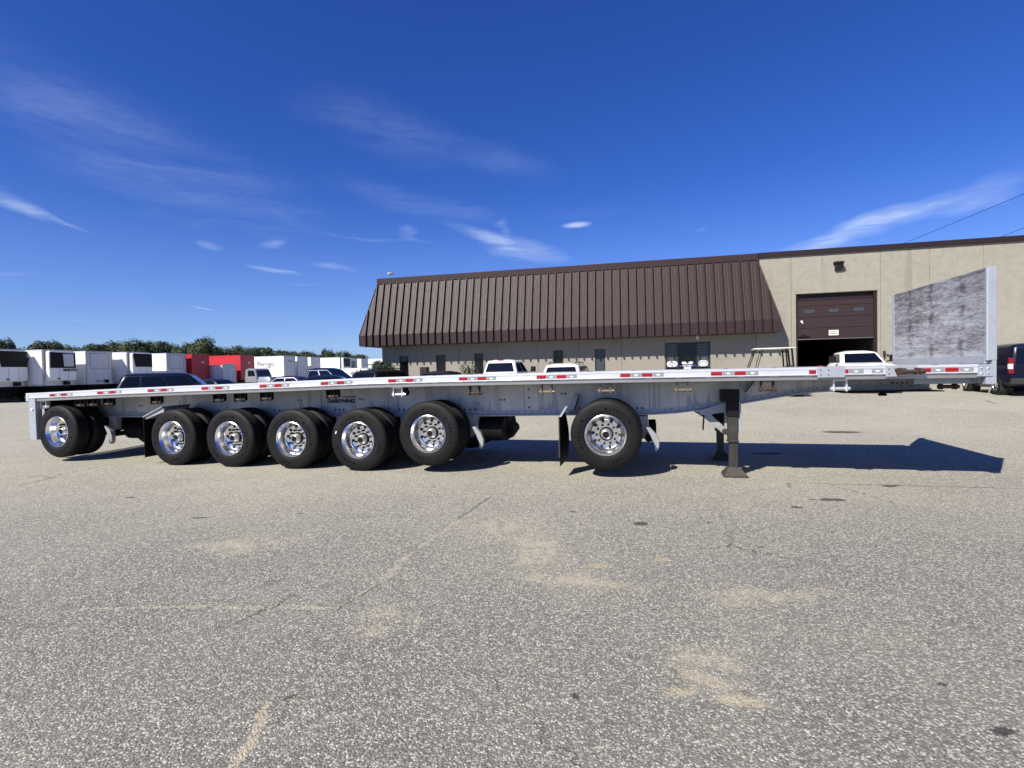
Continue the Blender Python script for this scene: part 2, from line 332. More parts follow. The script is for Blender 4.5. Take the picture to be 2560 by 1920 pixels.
    n.put(b.inputs['Base Color'], c); b.inputs['Roughness'].default_value = .88; b.inputs['Specular IOR Level'].default_value = .3
    bp = n.n('ShaderNodeBump'); bp.inputs['Strength'].default_value = .8; bp.inputs['Distance'].default_value = .004
    hgt = n.math('SUBTRACT', n.math('ADD', n.ss(vo.outputs['Distance'], .7, .1), n.math('MULTIPLY', n.noise(P, 7, 3), 2.)), n.math('MULTIPLY', n.math('MAXIMUM', crack, cr2), 3))
    n.put(bp.inputs['Height'], hgt); n.L.new(bp.outputs[0], b.inputs['Normal'])
    return m
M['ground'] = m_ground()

# ------------------------------------------------------------------ mesh helpers
def link(name, me, parent=None):
    o = bpy.data.objects.new(name, me); COL.objects.link(o)
    if parent is not None: o.parent = parent
    return o
def thing(name, label, cat, loc=(0, 0, 0), rz=0, group=None):
    o = link(name, None); o.location = loc; o.rotation_euler = (0, 0, rz); o.empty_display_size = .2
    return tag(o, label, cat, group)
def tag(o, label, cat, group=None):
    o['label'] = label; o['category'] = cat
    if group: o['group'] = group
    return o
class MB:
    """collects simple solids into one mesh"""
    def __init__(s): s.v = []; s.f = []; s.m = []
    def add(s, vs, fs, mi=0):
        k = len(s.v); s.v += [tuple(x) for x in vs]; s.f += [tuple(i + k for i in f) for f in fs]; s.m += [mi] * len(fs); return s
    def box(s, x0, x1, y0, y1, z0, z1, mi=0):
        return s.add([(x0, y0, z0), (x1, y0, z0), (x1, y1, z0), (x0, y1, z0), (x0, y0, z1), (x1, y0, z1), (x1, y1, z1), (x0, y1, z1)],
                     [(0, 3, 2, 1), (4, 5, 6, 7), (0, 1, 5, 4), (1, 2, 6, 5), (2, 3, 7, 6), (3, 0, 4, 7)], mi)
    def prism(s, poly, axis, a, b, mi=0):
        """polygon in the two other axes, extruded along axis from a to b"""
        n = len(poly); mk = {'x': lambda p, t: (t, p[0], p[1]), 'y': lambda p, t: (p[0], t, p[1]), 'z': lambda p, t: (p[0], p[1], t)}[axis]
        return s.add([mk(p, a) for p in poly] + [mk(p, b) for p in poly],
                     [tuple(range(n))[::-1], tuple(range(n, 2 * n))] + [(i, (i + 1) % n, n + (i + 1) % n, n + i) for i in range(n)], mi)
    def tube(s, p, q, r, n=10, r2=None, mi=0, cap=True):
        p, q = Vector(p), Vector(q); d = (q - p).normalized(); r2 = r if r2 is None else r2
        a = d.orthogonal().normalized(); b = d.cross(a)
        vs = [p + (a * math.cos(t) + b * math.sin(t)) * r for t in [2 * math.pi * i / n for i in range(n)]] + \
             [q + (a * math.cos(t) + b * math.sin(t)) * r2 for t in [2 * math.pi * i / n for i in range(n)]]
        fs = [(i, (i + 1) % n, n + (i + 1) % n, n + i) for i in range(n)]
        if cap: fs += [tuple(range(n))[::-1], tuple(range(n, 2 * n))]
        return s.add(vs, fs, mi)
    def lathe(s, prof, n=40, axis='y', c=(0, 0, 0), mi=0, close=False):
        """profile of (axial, radius) pairs turned about axis through c"""
        vs = []; k = len(prof)
        for i in range(n):
            t = 2 * math.pi * i / n
            for (a, r) in prof:
                x, y = r * math.cos(t), r * math.sin(t)
                vs.append({'y': (x + c[0], a + c[1], y + c[2]), 'x': (a + c[0], x + c[1], y + c[2]), 'z': (x + c[0], y + c[1], a + c[2])}[axis])
        fs = [(i * k + j, ((i + 1) % n) * k + j, ((i + 1) % n) * k + j + 1, i * k + j + 1) for i in range(n) for j in range(k - 1)]
        if close: fs += [(i * k + k - 1, ((i + 1) % n) * k + k - 1, ((i + 1) % n) * k, i * k) for i in range(n)]
        return s.add(vs, fs, mi)
    def quad(s, a, b, c, d, mi=0): return s.add([a, b, c, d], [(0, 1, 2, 3)], mi)
    def mesh(s, name, mats, smooth=False, bevel=0, fix=True):
        me = bpy.data.meshes.new(name); me.from_pydata(s.v, [], s.f)
        mats = mats if isinstance(mats, (list, tuple)) else [mats]
        for m in mats: me.materials.append(M[m] if isinstance(m, str) else m)
        me.polygons.foreach_set('material_index', s.m)
        if fix or bevel:
            bm = bmesh.new(); bm.from_mesh(me)
            if fix: bmesh.ops.recalc_face_normals(bm, faces=bm.faces)
            if bevel: bmesh.ops.bevel(bm, geom=[e for e in bm.edges], offset=bevel, segments=1, affect='EDGES', clamp_overlap=True)
            bm.to_mesh(me); bm.free()
        if smooth:
            for p in me.polygons: p.use_smooth = True
            if smooth is not True: me.set_sharp_from_angle(angle=R(smooth))
        me.update(); return me
    def build(s, name, mats, parent=None, smooth=False, bevel=0, fix=True):
        return link(name, s.mesh(name, mats, smooth, bevel, fix), parent)
def sweep(stations, mats, name, parent, smooth=False):
    """closed cross-section polygons [(y, z)...] at successive x, skinned and capped"""
    k = len(stations[0][1]); vs = []; fs = []
    for x, poly in stations: vs += [(x, y, z) for y, z in poly]
    for i in range(len(stations) - 1):
        for j in range(k): fs.append((i * k + j, i * k + (j + 1) % k, (i + 1) * k + (j + 1) % k, (i + 1) * k + j))
    fs.append(tuple(range(k))[::-1]); fs.append(tuple(range((len(stations) - 1) * k, len(stations) * k)))
    return MB().add(vs, fs).build(name, mats, parent, smooth)
def copy_tree(o, parent=None):
    c = o.copy(); COL.objects.link(c); c.parent = parent
    for ch in list(o.children): copy_tree(ch, c)
    return c
def interp(tab, x):
    if x <= tab[0][0]: return tab[0][1]
    for (a, p), (b, q) in zip(tab, tab[1:]):
        if x <= b: return p + (q - p) * (x - a) / (b - a)
    return tab[-1][1]
_tc = {}
def text(body, size, mat, parent, loc, rot=(R(90), 0, 0), name='lettering', depth=.002, shear=0, sx=1., align='LEFT', bold=0):
    key = (body, size, shear, depth, align, mat, bold)
    if key not in _tc:
        cu = bpy.data.curves.new('t', 'FONT'); cu.body = body; cu.size = size; cu.extrude = depth; cu.shear = shear; cu.align_x = align; cu.offset = bold
        cu.resolution_u = 3
        o = bpy.data.objects.new('t', cu); COL.objects.link(o)
        me = bpy.data.meshes.new_from_object(o.evaluated_get(bpy.context.evaluated_depsgraph_get()))
        bpy.data.objects.remove(o); bpy.data.curves.remove(cu); me.materials.clear(); me.materials.append(M[mat]); _tc[key] = me
    o = link(name, _tc[key], parent); o.location = loc; o.rotation_euler = rot; o.scale = (sx, 1, 1); return o

# ------------------------------------------------------------------ setting: the lot
def sstep(a, b, x): t = min(1, max(0, (x - a) / (b - a))); return t * t * (3 - 2 * t)
def gz(x, y):
    """the lot rises about a foot from behind the flatbed towards the building"""
    return .37 * sstep(11.0, 19.5, y) * sstep(-26, 6, x)
gx_ = [-3000, -800, -200, -80, -40] + [-30 + i * 2 for i in range(31)] + [40, 60, 120, 800, 3000]
gy_ = [-3000, -300, -40, 0, 5, 9] + [10.5 + i * .75 for i in range(14)] + [25, 40, 80, 200, 800, 3000]
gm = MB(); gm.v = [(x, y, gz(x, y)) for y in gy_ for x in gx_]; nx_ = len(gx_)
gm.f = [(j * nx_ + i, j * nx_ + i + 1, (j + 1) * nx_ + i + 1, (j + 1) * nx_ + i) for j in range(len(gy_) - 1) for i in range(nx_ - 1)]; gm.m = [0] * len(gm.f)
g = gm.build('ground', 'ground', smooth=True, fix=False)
g['kind'] = 'structure'

# ------------------------------------------------------------------ building
BK = 1.0
def bx(x): return x * BK
def bz(z): return 1.6 + (z - 1.6) * BK
BRZ = math.atan2(-1300 / 5576, 1)
bld = thing('warehouse_building', 'tan concrete warehouse with brown mansard roof and half-open overhead door behind the flatbed trailer', 'building', (0, 31, 0), BRZ)
WT = bz(7.40)      # top of wall
XL, XR, XE = bx(-8.39), bx(13.5), bx(34)
BD = 26.
# dark core behind the wall panels, with the room behind the overhead door left open
DX0, DX1, DZT = bx(15.45), bx(19.25), bz(5.28)
core = MB()
core.box(XL + .02, DX0 - .16, .16, BD, 0, WT - .05); core.box(DX1 + .16, XE - .02, .16, BD, 0, WT - .05)
core.box(DX0 - .16, DX1 + .16, .16, BD, DZT + .05, WT - .05); core.box(DX0 - .16, DX1 + .16, 14, BD, 0, DZT + .05)
core.build('core', 'dust_dark', bld)
MB().box(XL, XE, .1, BD, WT - .04, WT + .02).build('flat_roof', 'joint', bld)
MB().box(XL, XL + .14, .3, BD, 0, WT - .06).build('wall_panel', 'wall_agg', bld)

def wall_panel(x0, x1, z0, z1, mat, holes=()):
    """one precast panel 0.15 m thick with a 12 mm open joint each side; holes = openings inside it"""
    g_ = .008; mb = MB(); x0 += g_; x1 -= g_; cur = x0
    for (a, b, c, d) in sorted(holes):
        if a > cur: mb.box(cur, a, 0, .15, z0, z1)
        if c > z0: mb.box(a, b, 0, .15, z0, c)
        if d < z1: mb.box(a, b, 0, .15, d, z1)
        cur = b
    if cur < x1: mb.box(cur, x1, 0, .15, z0, z1)
    return mb.build('wall_panel', mat, bld, fix=True)
# left wing: panels with 8 windows / doors
J = [-8.39, -8.13, -5.68, -3.24, -.84, 1.60, 4.01, 6.42, 8.78, 11.18, 13.5]
WIN = [(-7.21, -6.61, .9, 2.66), (-4.77, -4.15, .9, 2.67), (-2.31, -1.74, .9, 2.70), (2.52, 3.10, .9, 2.74), (4.92, 5.50, .02, 2.73)]
ENT = (8.81, 11.16, .02, 2.96)
def sc4(wd): a, b, c, d = wd; return (bx(a), bx(b), bz(c) if c > .5 else c, bz(d))
for a, b in zip(J, J[1:]):
    hs_ = [sc4(q) for q in WIN + [ENT] if q[0] >= a - .01 and q[1] <= b + .01]
    wall_panel(bx(a), bx(b), 0, WT, 'wall_agg', hs_)
for i, q in enumerate(WIN):
    a, b, c, d = sc4(q); t_ = .05
    fr = MB().box(a, a + t_, .03, .12, c, d).box(b - t_, b, .03, .12, c, d).box(a + t_, b - t_, .03, .12, d - t_, d).box(a + t_, b - t_, .03, .12, c, c + t_)
    fo = fr.build('window' if i < 4 else 'side_door', 'frame', bld)
    MB().box(a + t_, b - t_, .07, .08, c + t_, d - t_).build('pane', 'glass' if i < 4 else 'blind', fo)
    if i in (2, 3, 1):   # half-drawn slats behind the glass edge
        mbb = MB()
        for k in range(3): mbb.box(a + t_ + .02, b - t_ - .02, .062, .069, d - .12 - k * .09, d - .095 - k * .09)
        mbb.build('blind_slats', 'blind', fo)
# entrance
a, b, c, d = sc4(ENT); e1_, e2_ = bx(9.48), bx(10.45)
en = MB().box(a, a + .06, .02, .13, c, d).box(b - .06, b, .02, .13, c, d).box(a + .06, b - .06, .02, .13, d - .08, d).box(e1_ - .03, e1_ + .03, .02, .13, c, d - .08).box(e2_ - .03, e2_ + .03, .02, .13, c, d - .08).build('entrance_frame', 'frame', bld)
MB().box(a + .06, e1_ - .03, .07, .08, c, d - .08).build('sidelight_pane', 'blind', en)
MB().box(e2_ + .03, b - .06, .07, .08, c, d - .08).build('sidelight_pane', 'blind', en)
for (p, q, nn) in ((a + .08, e1_ - .05, 9), (e2_ + .05, b - .08, 8)):
    mbb = MB()
    for k in range(nn):
        z = d - .13 - k * .15; yy = .062
        mbb.add([(p, yy, z), ((p + q) / 2, yy, z - .045), (q, yy, z + .01), (q, yy, z + .03), ((p + q) / 2, yy, z - .02), (p, yy, z + .02)], [(0, 1, 4, 5), (1, 2, 3, 4)])
    mbb.build('reflected_slats', 'grey_print', en)
    MB().box(p, q, .058, .066, bz(1.62), bz(1.66)).build('crossbar', 'alu_dull', en)
    MB().box(p, q, .06, .066, c + .02, bz(1.60)).build('lower_pane', 'glass', en)
MB().box(e1_ + .03, e2_ - .03, .06, .07, c, d - .08).build('entrance_door', 'glass', bld)
def decal(parent, pts, mat, y, name='decal'):
    mb = MB(); mb.prism(pts, 'y', y, y - .003); return mb.build(name, mat, parent)
def ngon(cx, cz, rx, rz, n=20, rot=0): return [(cx + rx * math.cos(rot + 2 * math.pi * i / n), cz + rz * math.sin(rot + 2 * math.pi * i / n)) for i in range(n)]
cl_, cr_, cm = (a + e1_) / 2 + .02, (e2_ + b) / 2, (e1_ + e2_) / 2
decal(en, ngon(cl_, bz(1.79), .30, .16), 'white_print', .055); decal(en, ngon(cl_ - .02, bz(1.79) + .09, .17, .07, 3, R(90)), 'blue_print', .051)
decal(en, [(cl_ - .25, bz(1.72)), (cl_ + .22, bz(1.79)), (cl_ + .25, bz(1.84)), (cl_ - .2, bz(1.77))], 'red_print', .050)
decal(en, ngon(cl_, bz(1.66) + .02, .12, .05, 3, R(-90)), 'blue_print', .049)
decal(en, [(cl_ - .29, bz(1.20)), (cl_ + .29, bz(1.20)), (cl_ + .29, bz(1.37)), (cl_ - .29, bz(1.37))], 'white_print', .055)
decal(en, [(cl_ - .27, bz(1.21)), (cl_ - .13, bz(1.21)), (cl_ - .13, bz(1.36)), (cl_ - .27, bz(1.36))], 'red_print', .051)
text('U', .14, 'white_print', en, (cl_ - .245, .047, bz(1.24)))
text('Rental', .11, 'blue_print', en, (cl_ - .09, .051, bz(1.25)))
decal(en, ngon(cr_, bz(1.79), .26, .18, 8, R(22.5)), 'white_print', .055); decal(en, ngon(cr_, bz(1.79), .23, .15, 8, R(22.5)), 'grey_print', .052)
decal(en, ngon(cr_, bz(1.74), .19, .06, 12), 'white_print', .049); text('SALE', .13, 'white_print', en, (cr_, .049, bz(1.80)), align='CENTER', bold=.004)
decal(en, [(cr_ - .20, bz(1.18)), (cr_ + .22, bz(1.18)), (cr_ + .28, bz(1.44)), (cr_ - .29, bz(1.44)), (cr_ - .27, bz(1.36))], 'white_print', .055)
text('TITAN', .19, 'blue_print', en, (cr_ + .01, .051, bz(1.24)), align='CENTER', shear=.25, bold=.006, sx=.86)
decal(bld, ngon(cm - .17, bz(1.84), .12, .055, 12), 'white_print', .055); decal(bld, ngon(cm + .19, bz(1.84), .12, .06, 12), 'white_print', .055)
text('TRAILER SALES', .085, 'white_print', bld, (cm, .052, bz(1.755)), align='CENTER', bold=.003)
decal(bld, [(cm - .44, bz(1.61)), (cm + .44, bz(1.63)), (cm + .44, bz(1.72)), (cm - .44, bz(1.69))], 'blue_print', .055)
text('Main Office', .10, 'white_print', bld, (cm, .050, bz(1.64)), align='CENTER', bold=.002)
decal(bld, [(cm - .17, bz(1.22)), (cm + .19, bz(1.22)), (cm + .19, bz(1.60)), (cm - .17, bz(1.60))], 'white_print', .054, 'paper_notice')
text('OPEN\n8 - 5', .06, 'grey_print', bld, (cm + .01, .050, bz(1.46)), align='CENTER')
MB().box(bx(10.43), bx(10.59), -.06, -.003, bz(3.11), bz(3.33)).build('door_lamp', 'grey_box', bld, bevel=.01)
# right wing: painted panels, lintel panel over the door
MB().box(DX0, DX1, .02, .14, DZT, DZT + .02).build('lintel_edge', 'joint', bld)
wall_panel(XR, bx(15.23), 0, WT, 'wall_paint'); wall_panel(bx(15.23), DX0 + .008, 0, DZT + .03, 'wall_paint')
wall_panel(bx(15.23), bx(19.38), DZT + .035, WT, 'wall_paint'); wall_panel(DX1 - .008, bx(19.38), 0, DZT + .03, 'wall_paint')
for a, b in ((19.38, 21.54), (21.54, 23.84), (23.84, 26.3), (26.3, 28.8), (28.8, 31.4), (31.4, 34)): wall_panel(bx(a), bx(b), 0, WT, 'wall_paint')
# overhead door, half open
od = MB().box(DX0 - .02, DX0 + .09, .06, .3, 0, DZT).box(DX1 - .16, DX1 + .02, .06, .3, 0, DZT).box(DX0 + .09, DX1 - .16, .2, .3, DZT - .42, DZT).build('door_jamb', 'brown_trim', bld)
zs = [2.93, 3.50, 4.08, 4.66, 4.92]
for i in range(4):
    z0, z1 = bz(zs[i]) + .006, bz(zs[i + 1]) - .006
    s_ = MB().box(DX0 + .09, DX1 - .16, .10, .16, z0, z1).box(DX0 + .09, DX1 - .16, .085, .10, z0, z0 + .03)
    if i == 0: s_.box(DX0 + .09, DX1 - .16, .07, .17, z0 - .035, z0 - .012, 1)
    so = s_.build('door_section', ['brown_door', 'alu_dull'], bld)
    if i == 2:
        for (xa, xb) in ((15.81, 16.40), (16.98, 17.55), (18.15, 18.72)):
            xa, xb = bx(xa), bx(xb); zc = (z0 + z1) / 2 + .02; r_ = .12
            def stadium(r, x0=xa, x1=xb, zc=zc): return [(x0 + .12 + r * math.cos(t), zc + r * math.sin(t)) for t in [R(90 + k * 30) for k in range(7)]] + [(x1 - .12 + r * math.cos(t), zc + r * math.sin(t)) for t in [R(-90 + k * 30) for k in range(7)]]
            decal(so, stadium(.13), 'frame', .10, 'window_frame'); decal(so, stadium(.10), 'blind', .094, 'pane')
    if i == 0:
        xa, xb = bx(17.03), bx(17.49)
        MB().box(xa, xb, .07, .099, bz(3.08), bz(3.36)).build('mail_slot', 'cream', so, bevel=.008)
        MB().box(xa + .06, xb - .06, .064, .069, bz(3.17), bz(3.20)).box(xa + .06, xb - .06, .064, .069, bz(3.27), bz(3.29)).build('slot_opening', 'grey_print', so)
        MB().box(bx(15.58), bx(16.12), .05, .08, bz(3.03), bz(3.08)).box(bx(15.70), bx(15.92), .06, .08, bz(3.08), bz(3.16)).build('handle', 'black', so)
    if i == 1:
        MB().tube((bx(15.74), .09, bz(3.86)), (bx(15.74), .05, bz(3.86)), .06).tube((bx(15.76), .07, bz(3.82)), (bx(15.80), .06, bz(3.74)), .025).build('latch', 'grey_box', so)
# wall fittings
wl = thing('wall_light', 'dark wall-pack light fixture high on the wall above the overhead door', 'light fixture', (0, 31, 0), BRZ)
MB().prism([(-.003, bz(6.86)), (-.34, bz(6.84)), (-.36, bz(6.72)), (-.003, bz(6.74))], 'x', bx(17.22), bx(17.62)).build('hood', 'black', wl, bevel=.01)
MB().prism([(-.003, bz(6.73)), (-.33, bz(6.71)), (-.10, bz(6.40)), (-.003, bz(6.42))], 'x', bx(17.28), bx(17.62)).build('lens_housing', 'plastic', wl, bevel=.02)
ut = thing('utility_box', 'small dark meter fittings on the pier right of the overhead door', 'electrical box', (0, 31, 0), BRZ)
MB().box(bx(19.47), bx(19.58), -.07, -.002, bz(2.02), bz(2.2)).build('meter', 'plastic', ut, bevel=.01)
MB().tube((bx(19.53), -.002, bz(1.95)), (bx(19.53), -.08, bz(1.95)), .055).tube((bx(19.68), -.002, bz(1.99)), (bx(19.68), -.06, bz(1.99)), .05).tube((bx(19.53), -.03, bz(1.95)), (bx(19.53), -.03, .3), .02).build('outlet', 'plastic', ut)

# mansard: pan by pan, with a standing seam at the right side of each
OV = BK; ZE, ZK, ZTm, YT = bz(3.32), bz(3.96), bz(7.22), -.12
xkL, xtL, xkR, xtR = bx(-9.37), bx(-8.50), bx(14.45), bx(13.57)
def slope_pt(x, t, lift=0.):     # t 0 at kink, 1 at ridge
    ny = -1.0; return (x, -OV + (OV + YT) * t - lift, ZK + (ZTm - ZK) * t + lift * .25)
def tmax(x):
    if x < xtL: return max(0, (x - xkL) / (xtL - xkL))
    if x > xtR: return max(0, (xkR - x) / (xkR - xtR))
    return 1.
NP = 53; pw = (xkR - xkL) / NP
for i in range(NP):
    x0, x1 = xkL + i * pw, xkL + (i + 1) * pw
    mb = MB(); t0, t1 = tmax(x0), tmax(x1)
    u = random.uniform(-.006, .006)
    pts = [(x0, -OV, ZE), (x1, -OV, ZE), (x1, -OV - u, ZK), (x0, -OV, ZK)]
    mb.add(pts, [(0, 1, 2, 3)])
    top = [slope_pt(x0, 0), slope_pt(x1, 0), slope_pt(x1, t1), slope_pt(x0, t0)]
    if x0 < xtL < x1: top = [slope_pt(x0, 0), slope_pt(x1, 0), slope_pt(x1, 1), slope_pt(xtL, 1), slope_pt(x0, t0)]
    if x0 < xtR < x1: top = [slope_pt(x0, 0), slope_pt(x1, 0), slope_pt(x1, t1), slope_pt(xtR, 1), slope_pt(x0, 1)]
    k = len(mb.v); mb.v += top; mb.f.append(tuple(range(k, k + len(top)))); mb.m.append(0)
    if i < NP - 1:   # two faint pencil ribs in the pan, then the seam
        for q in (.33, .66):
            xr_ = x0 + pw * q; tt = min(tmax(xr_ - .01), tmax(xr_ + .01))
            if tt > .1:
                A, B_ = slope_pt(xr_, 0), slope_pt(xr_, tt)
                mb.add([(A[0] - .012, A[1], A[2]), (A[0], A[1] - .004, A[2]), (A[0] + .012, A[1], A[2]), (B_[0] - .012, B_[1], B_[2]), (B_[0], B_[1] - .004, B_[2]), (B_[0] + .012, B_[1], B_[2])], [(0, 1, 4, 3), (1, 2, 5, 4)])
    o = mb.build('roof_panel', 'brown', bld, fix=False)
    if i < NP - 1:
        hw = .022; H_ = .125; tt = min(tmax(x1 - hw), tmax(x1 + hw)); r_ = MB()
        prof = [((-OV, ZE - .10), (-OV - H_, ZE - .06)), ((-OV, ZK), (-OV - H_, ZK + .05)), ((-OV + (OV + YT) * tt, ZK + (ZTm - ZK) * tt), (-OV + (OV + YT) * tt - H_, ZK + (ZTm - ZK) * tt))]
        vs = []
        for (pi, po) in prof:
            vs += [(x1 - hw, pi[0], pi[1]), (x1 - hw, po[0], po[1]), (x1 + hw, po[0], po[1]), (x1 + hw, pi[0], pi[1])]
        fs = [(0, 1, 2, 3), (8, 9, 10, 11)]
        for s_ in (0, 4):
            fs += [(s_ + j, s_ + (j + 1) % 4, s_ + 4 + (j + 1) % 4, s_ + 4 + j) for j in range(4)]
        r_.add(vs, fs).build('seam', 'brown', o)
# left return of the mansard, hip caps, soffit, coping
for i in range(20):
    y0, y1 = -OV + i * .48, -OV + (i + 1) * .48
    f0 = min(1, max(0, (y0 + OV) / (OV + YT))); f1 = min(1, max(0, (y1 + OV) / (OV + YT)))
    P0 = (xkL + (xtL - xkL) * f0, y0, ZK + (ZTm - ZK) * f0); P1 = (xkL + (xtL - xkL) * f1, y1, ZK + (ZTm - ZK) * f1)
    mb = MB(); mb.quad((xkL, y0, ZE), (xkL, y1, ZE), (xkL, y1, ZK), (xkL, y0, ZK)); mb.quad((xkL, y0, ZK), (xkL, y1, ZK), P1, P0)
    mb.build('roof_panel', 'brown', bld, fix=False)
MB().add([(xkR, -OV, ZE), (xkR, 0, ZE), (xkR, 0, ZK), (xtR, 0, ZTm), (xtR, YT, ZTm), (xkR, -OV, ZK)], [(0, 1, 2, 5), (5, 2, 3, 4)]).build('end_panel', 'brown', bld, fix=False)
mb = MB(); mb.tube((xkR, -OV, ZE), (xkR, -OV, ZK), .03, 6); mb.tube((xkR, -OV, ZK), (xtR, YT, ZTm), .035, 6); mb.tube((xkL, -OV, ZE), (xkL, -OV, ZK), .03, 6); mb.tube((xkL, -OV, ZK), (xtL, YT, ZTm), .035, 6); mb.build('hip_cap', 'brown', bld)
MB().box(xkL + .01, xkR - .01, -OV + .01, -.004, ZE - .02, ZE + .02).box(xkL + .01, XL - .01, -.004, 8.5, ZE - .02, ZE + .02).build('soffit', 'soffit', bld)
MB().prism([(YT - .05, ZTm - .02), (YT - .05, bz(7.55)), (.3, bz(7.55)), (.3, ZTm - .02)], 'x', xtL - .03, xtR + .02).build('ridge_coping', 'brown', bld)
MB().prism([(-.10, bz(7.33)), (-.10, bz(7.58)), (.3, bz(7.58)), (.3, bz(7.33))], 'x', xtR + .025, XE + .1).build('coping', 'brown_trim', bld)
rd = thing('rooftop_sensor', 'small pale device on a stalk at the left end of the roof ridge', 'antenna', (0, 31, 0), BRZ)
MB().tube((bx(-7.75), .2, bz(7.5)), (bx(-7.75), .2, bz(7.82)), .02, 6).build('stalk', 'alu_dull', rd)
MB().lathe([(0, .04), (.05, .18), (.12, .22), (.14, .16), (.12, .02)], 12, 'z', (bx(-7.75), .2, bz(7.80))).build('cap', 'white_paint', rd)
# ------------------------------------------------------------------ flatbed trailer
TRZ = math.atan2(-.26136, 1)
tr = thing('flatbed_trailer', 'long empty seven-axle aluminium flatbed semi-trailer with headboard standing across the lot', 'trailer', (0, 7.838, 0), TRZ)
TOP = [(-10.02, 1.361), (-7.71, 1.425), (-5.96, 1.462), (-5.2, 1.475), (-3.8, 1.505), (-2.5, 1.537), (-1.2, 1.551), (.27, 1.557), (1.46, 1.562), (2.56, 1.562), (4.1, 1.560), (5.28, 1.557), (6.1, 1.557)]
BOT = [(-9.75, .82), (-1, .845), (.56, .862), (1.5, .866), (2.1, .875), (2.45, .90), (2.69, .935), (3.04, .988), (3.33, 1.035), (3.8, 1.12), (4.05, 1.165), (4.24, 1.19), (4.64, 1.212), (5.49, 1.222), (5.72, 1.225)]
top = lambda x: interp(TOP, x); bot = lambda x: interp(BOT, x)
XS = [-10.02 + i * .4 for i in range(40)] + [5.9]
W_ = 2.55
# deck boards: 11 extruded planks running the whole length
nb = 11; bw = (W_ - .12) / nb
for i in range(nb):
    y0 = .06 + i * bw + .003; y1 = y0 + bw - .006
    sweep([(x, [(y0, top(x) - .035), (y1, top(x) - .035), (y1, top(x) - .004), (y1 - .01, top(x) - .001 - (i % 2) * .003), (y0 + .01, top(x) - .001 - (i % 2) * .003), (y0, top(x) - .004)]) for x in XS], 'alu_dull' if i % 4 == 2 else 'alu', 'deck_board', tr)
def rail(y, s, x0=-10.02, x1=5.9):
    xs = [x0] + [x for x in XS if x0 < x < x1] + [x1]
    f = lambda v: y + s * v
    sweep([(x, [(f(.056), top(x)), (f(.010), top(x)), (f(.0), top(x) - .008), (f(.0), top(x) - .030), (f(.006), top(x) - .034), (f(.006), top(x) - .092), (f(.0), top(x) - .094), (f(.0), top(x) - .104), (f(.02), top(x) - .106), (f(.056), top(x) - .106)]) for x in xs], 'alu', 'side_rail', tr)
    sweep([(x, [(f(.022), top(x) - .107), (f(.026), top(x) - .165), (f(.045), top(x) - .170), (f(.115), top(x) - .170), (f(.115), top(x) - .107)]) for x in xs], 'alu_dull', 'winch_track', tr)
rail(0, 1); rail(W_, -1)
# cross members
for i in range(38):
    x = -9.7 + i * .405; MB().box(x, x + .06, .12, W_ - .12, top(x) - .135, top(x) - .037).build('cross_member', 'alu_dull', tr)
# main beams
def beam(yc):
    xs = [-9.75 + i * .25 for i in range(7 * 4)] + [-2.7 + i * .15 for i in range(57)]
    xs = [x for x in xs if x < 5.72] + [5.72]
    sweep([(x, [(yc - .008, bot(x) + .02), (yc + .008, bot(x) + .02), (yc + .008, top(x) - .14), (yc - .008, top(x) - .14)]) for x in xs], 'web', 'beam_web', tr)
    sweep([(x, [(yc - .075, bot(x)), (yc + .075, bot(x)), (yc + .075, bot(x) + .020), (yc - .075, bot(x) + .020)]) for x in xs], 'alu_light', 'bottom_flange', tr)
    sweep([(x, [(yc - .024, bot(x) + .026), (yc + .024, bot(x) + .026), (yc + .020, bot(x) + .085), (yc - .020, bot(x) + .085)]) for x in xs], 'alu_light', 'flange_angle', tr)
    sweep([(x, [(yc - .04, top(x) - .175), (yc + .04, top(x) - .175), (yc + .04, top(x) - .137), (yc - .04, top(x) - .137)]) for x in xs], 'alu_dull', 'top_flange', tr)
    mb = MB()
    x = -8.9
    while x < 5.65:
        z = bot(x) + .06; mb.tube((x, yc - .020, z), (x, yc - .032, z), .008, 6); x += .105
    o = mb.build('rivet_row', 'hole', tr); o['kind'] = 'stuff'
beam(.78); beam(1.77)
for x in (-6.9, -3.83, .0, 2.0, 3.3, 4.3):   # splice seams in the near web
    MB().box(x - .003, x + .003, .7685, .772, bot(x) + .09, top(x) - .18).build('web_seam', 'joint', tr)
HO = [(.08, 1.29), (.08, 1.15), (.08, .99), (-.4, 1.12), (-.34, 1.12), (.63, 1.21), (.69, 1.21), (-1.04, .96), (-.95, .96), (-.85, .96), (.91, .975), (1.81, .975), (1.90, .975), (-4.31, 1.14), (-4.25, 1.14), (-3.03, 1.15), (-2.97, 1.15),
      (-4.84, .95), (-4.73, .95), (-4.62, .95), (-3.55, .96), (-3.46, .96), (-3.37, .96), (-2.26, .96), (-2.17, .96), (-2.08, .96), (-8.09, 1.05), (-8.02, 1.05), (3.33, 1.34), (3.33, 1.23), (3.44, 1.23),
      (-6.1, .95), (-6.0, .95), (5.0, 1.3), (5.14, 1.3), (5.28, 1.31), (5.34, 1.31), (5.40, 1.31), (5.46, 1.31), (5.53, 1.315), (5.60, 1.315), (5.67, 1.315), (4.9, 1.27)]
hm = MB().tube((0, -.004, 0), (0, .002, 0), .016, 10).mesh('bolt', 'hole')
for x, z in HO: o = link('bolt', hm, tr); o.location = (x, .768, z)
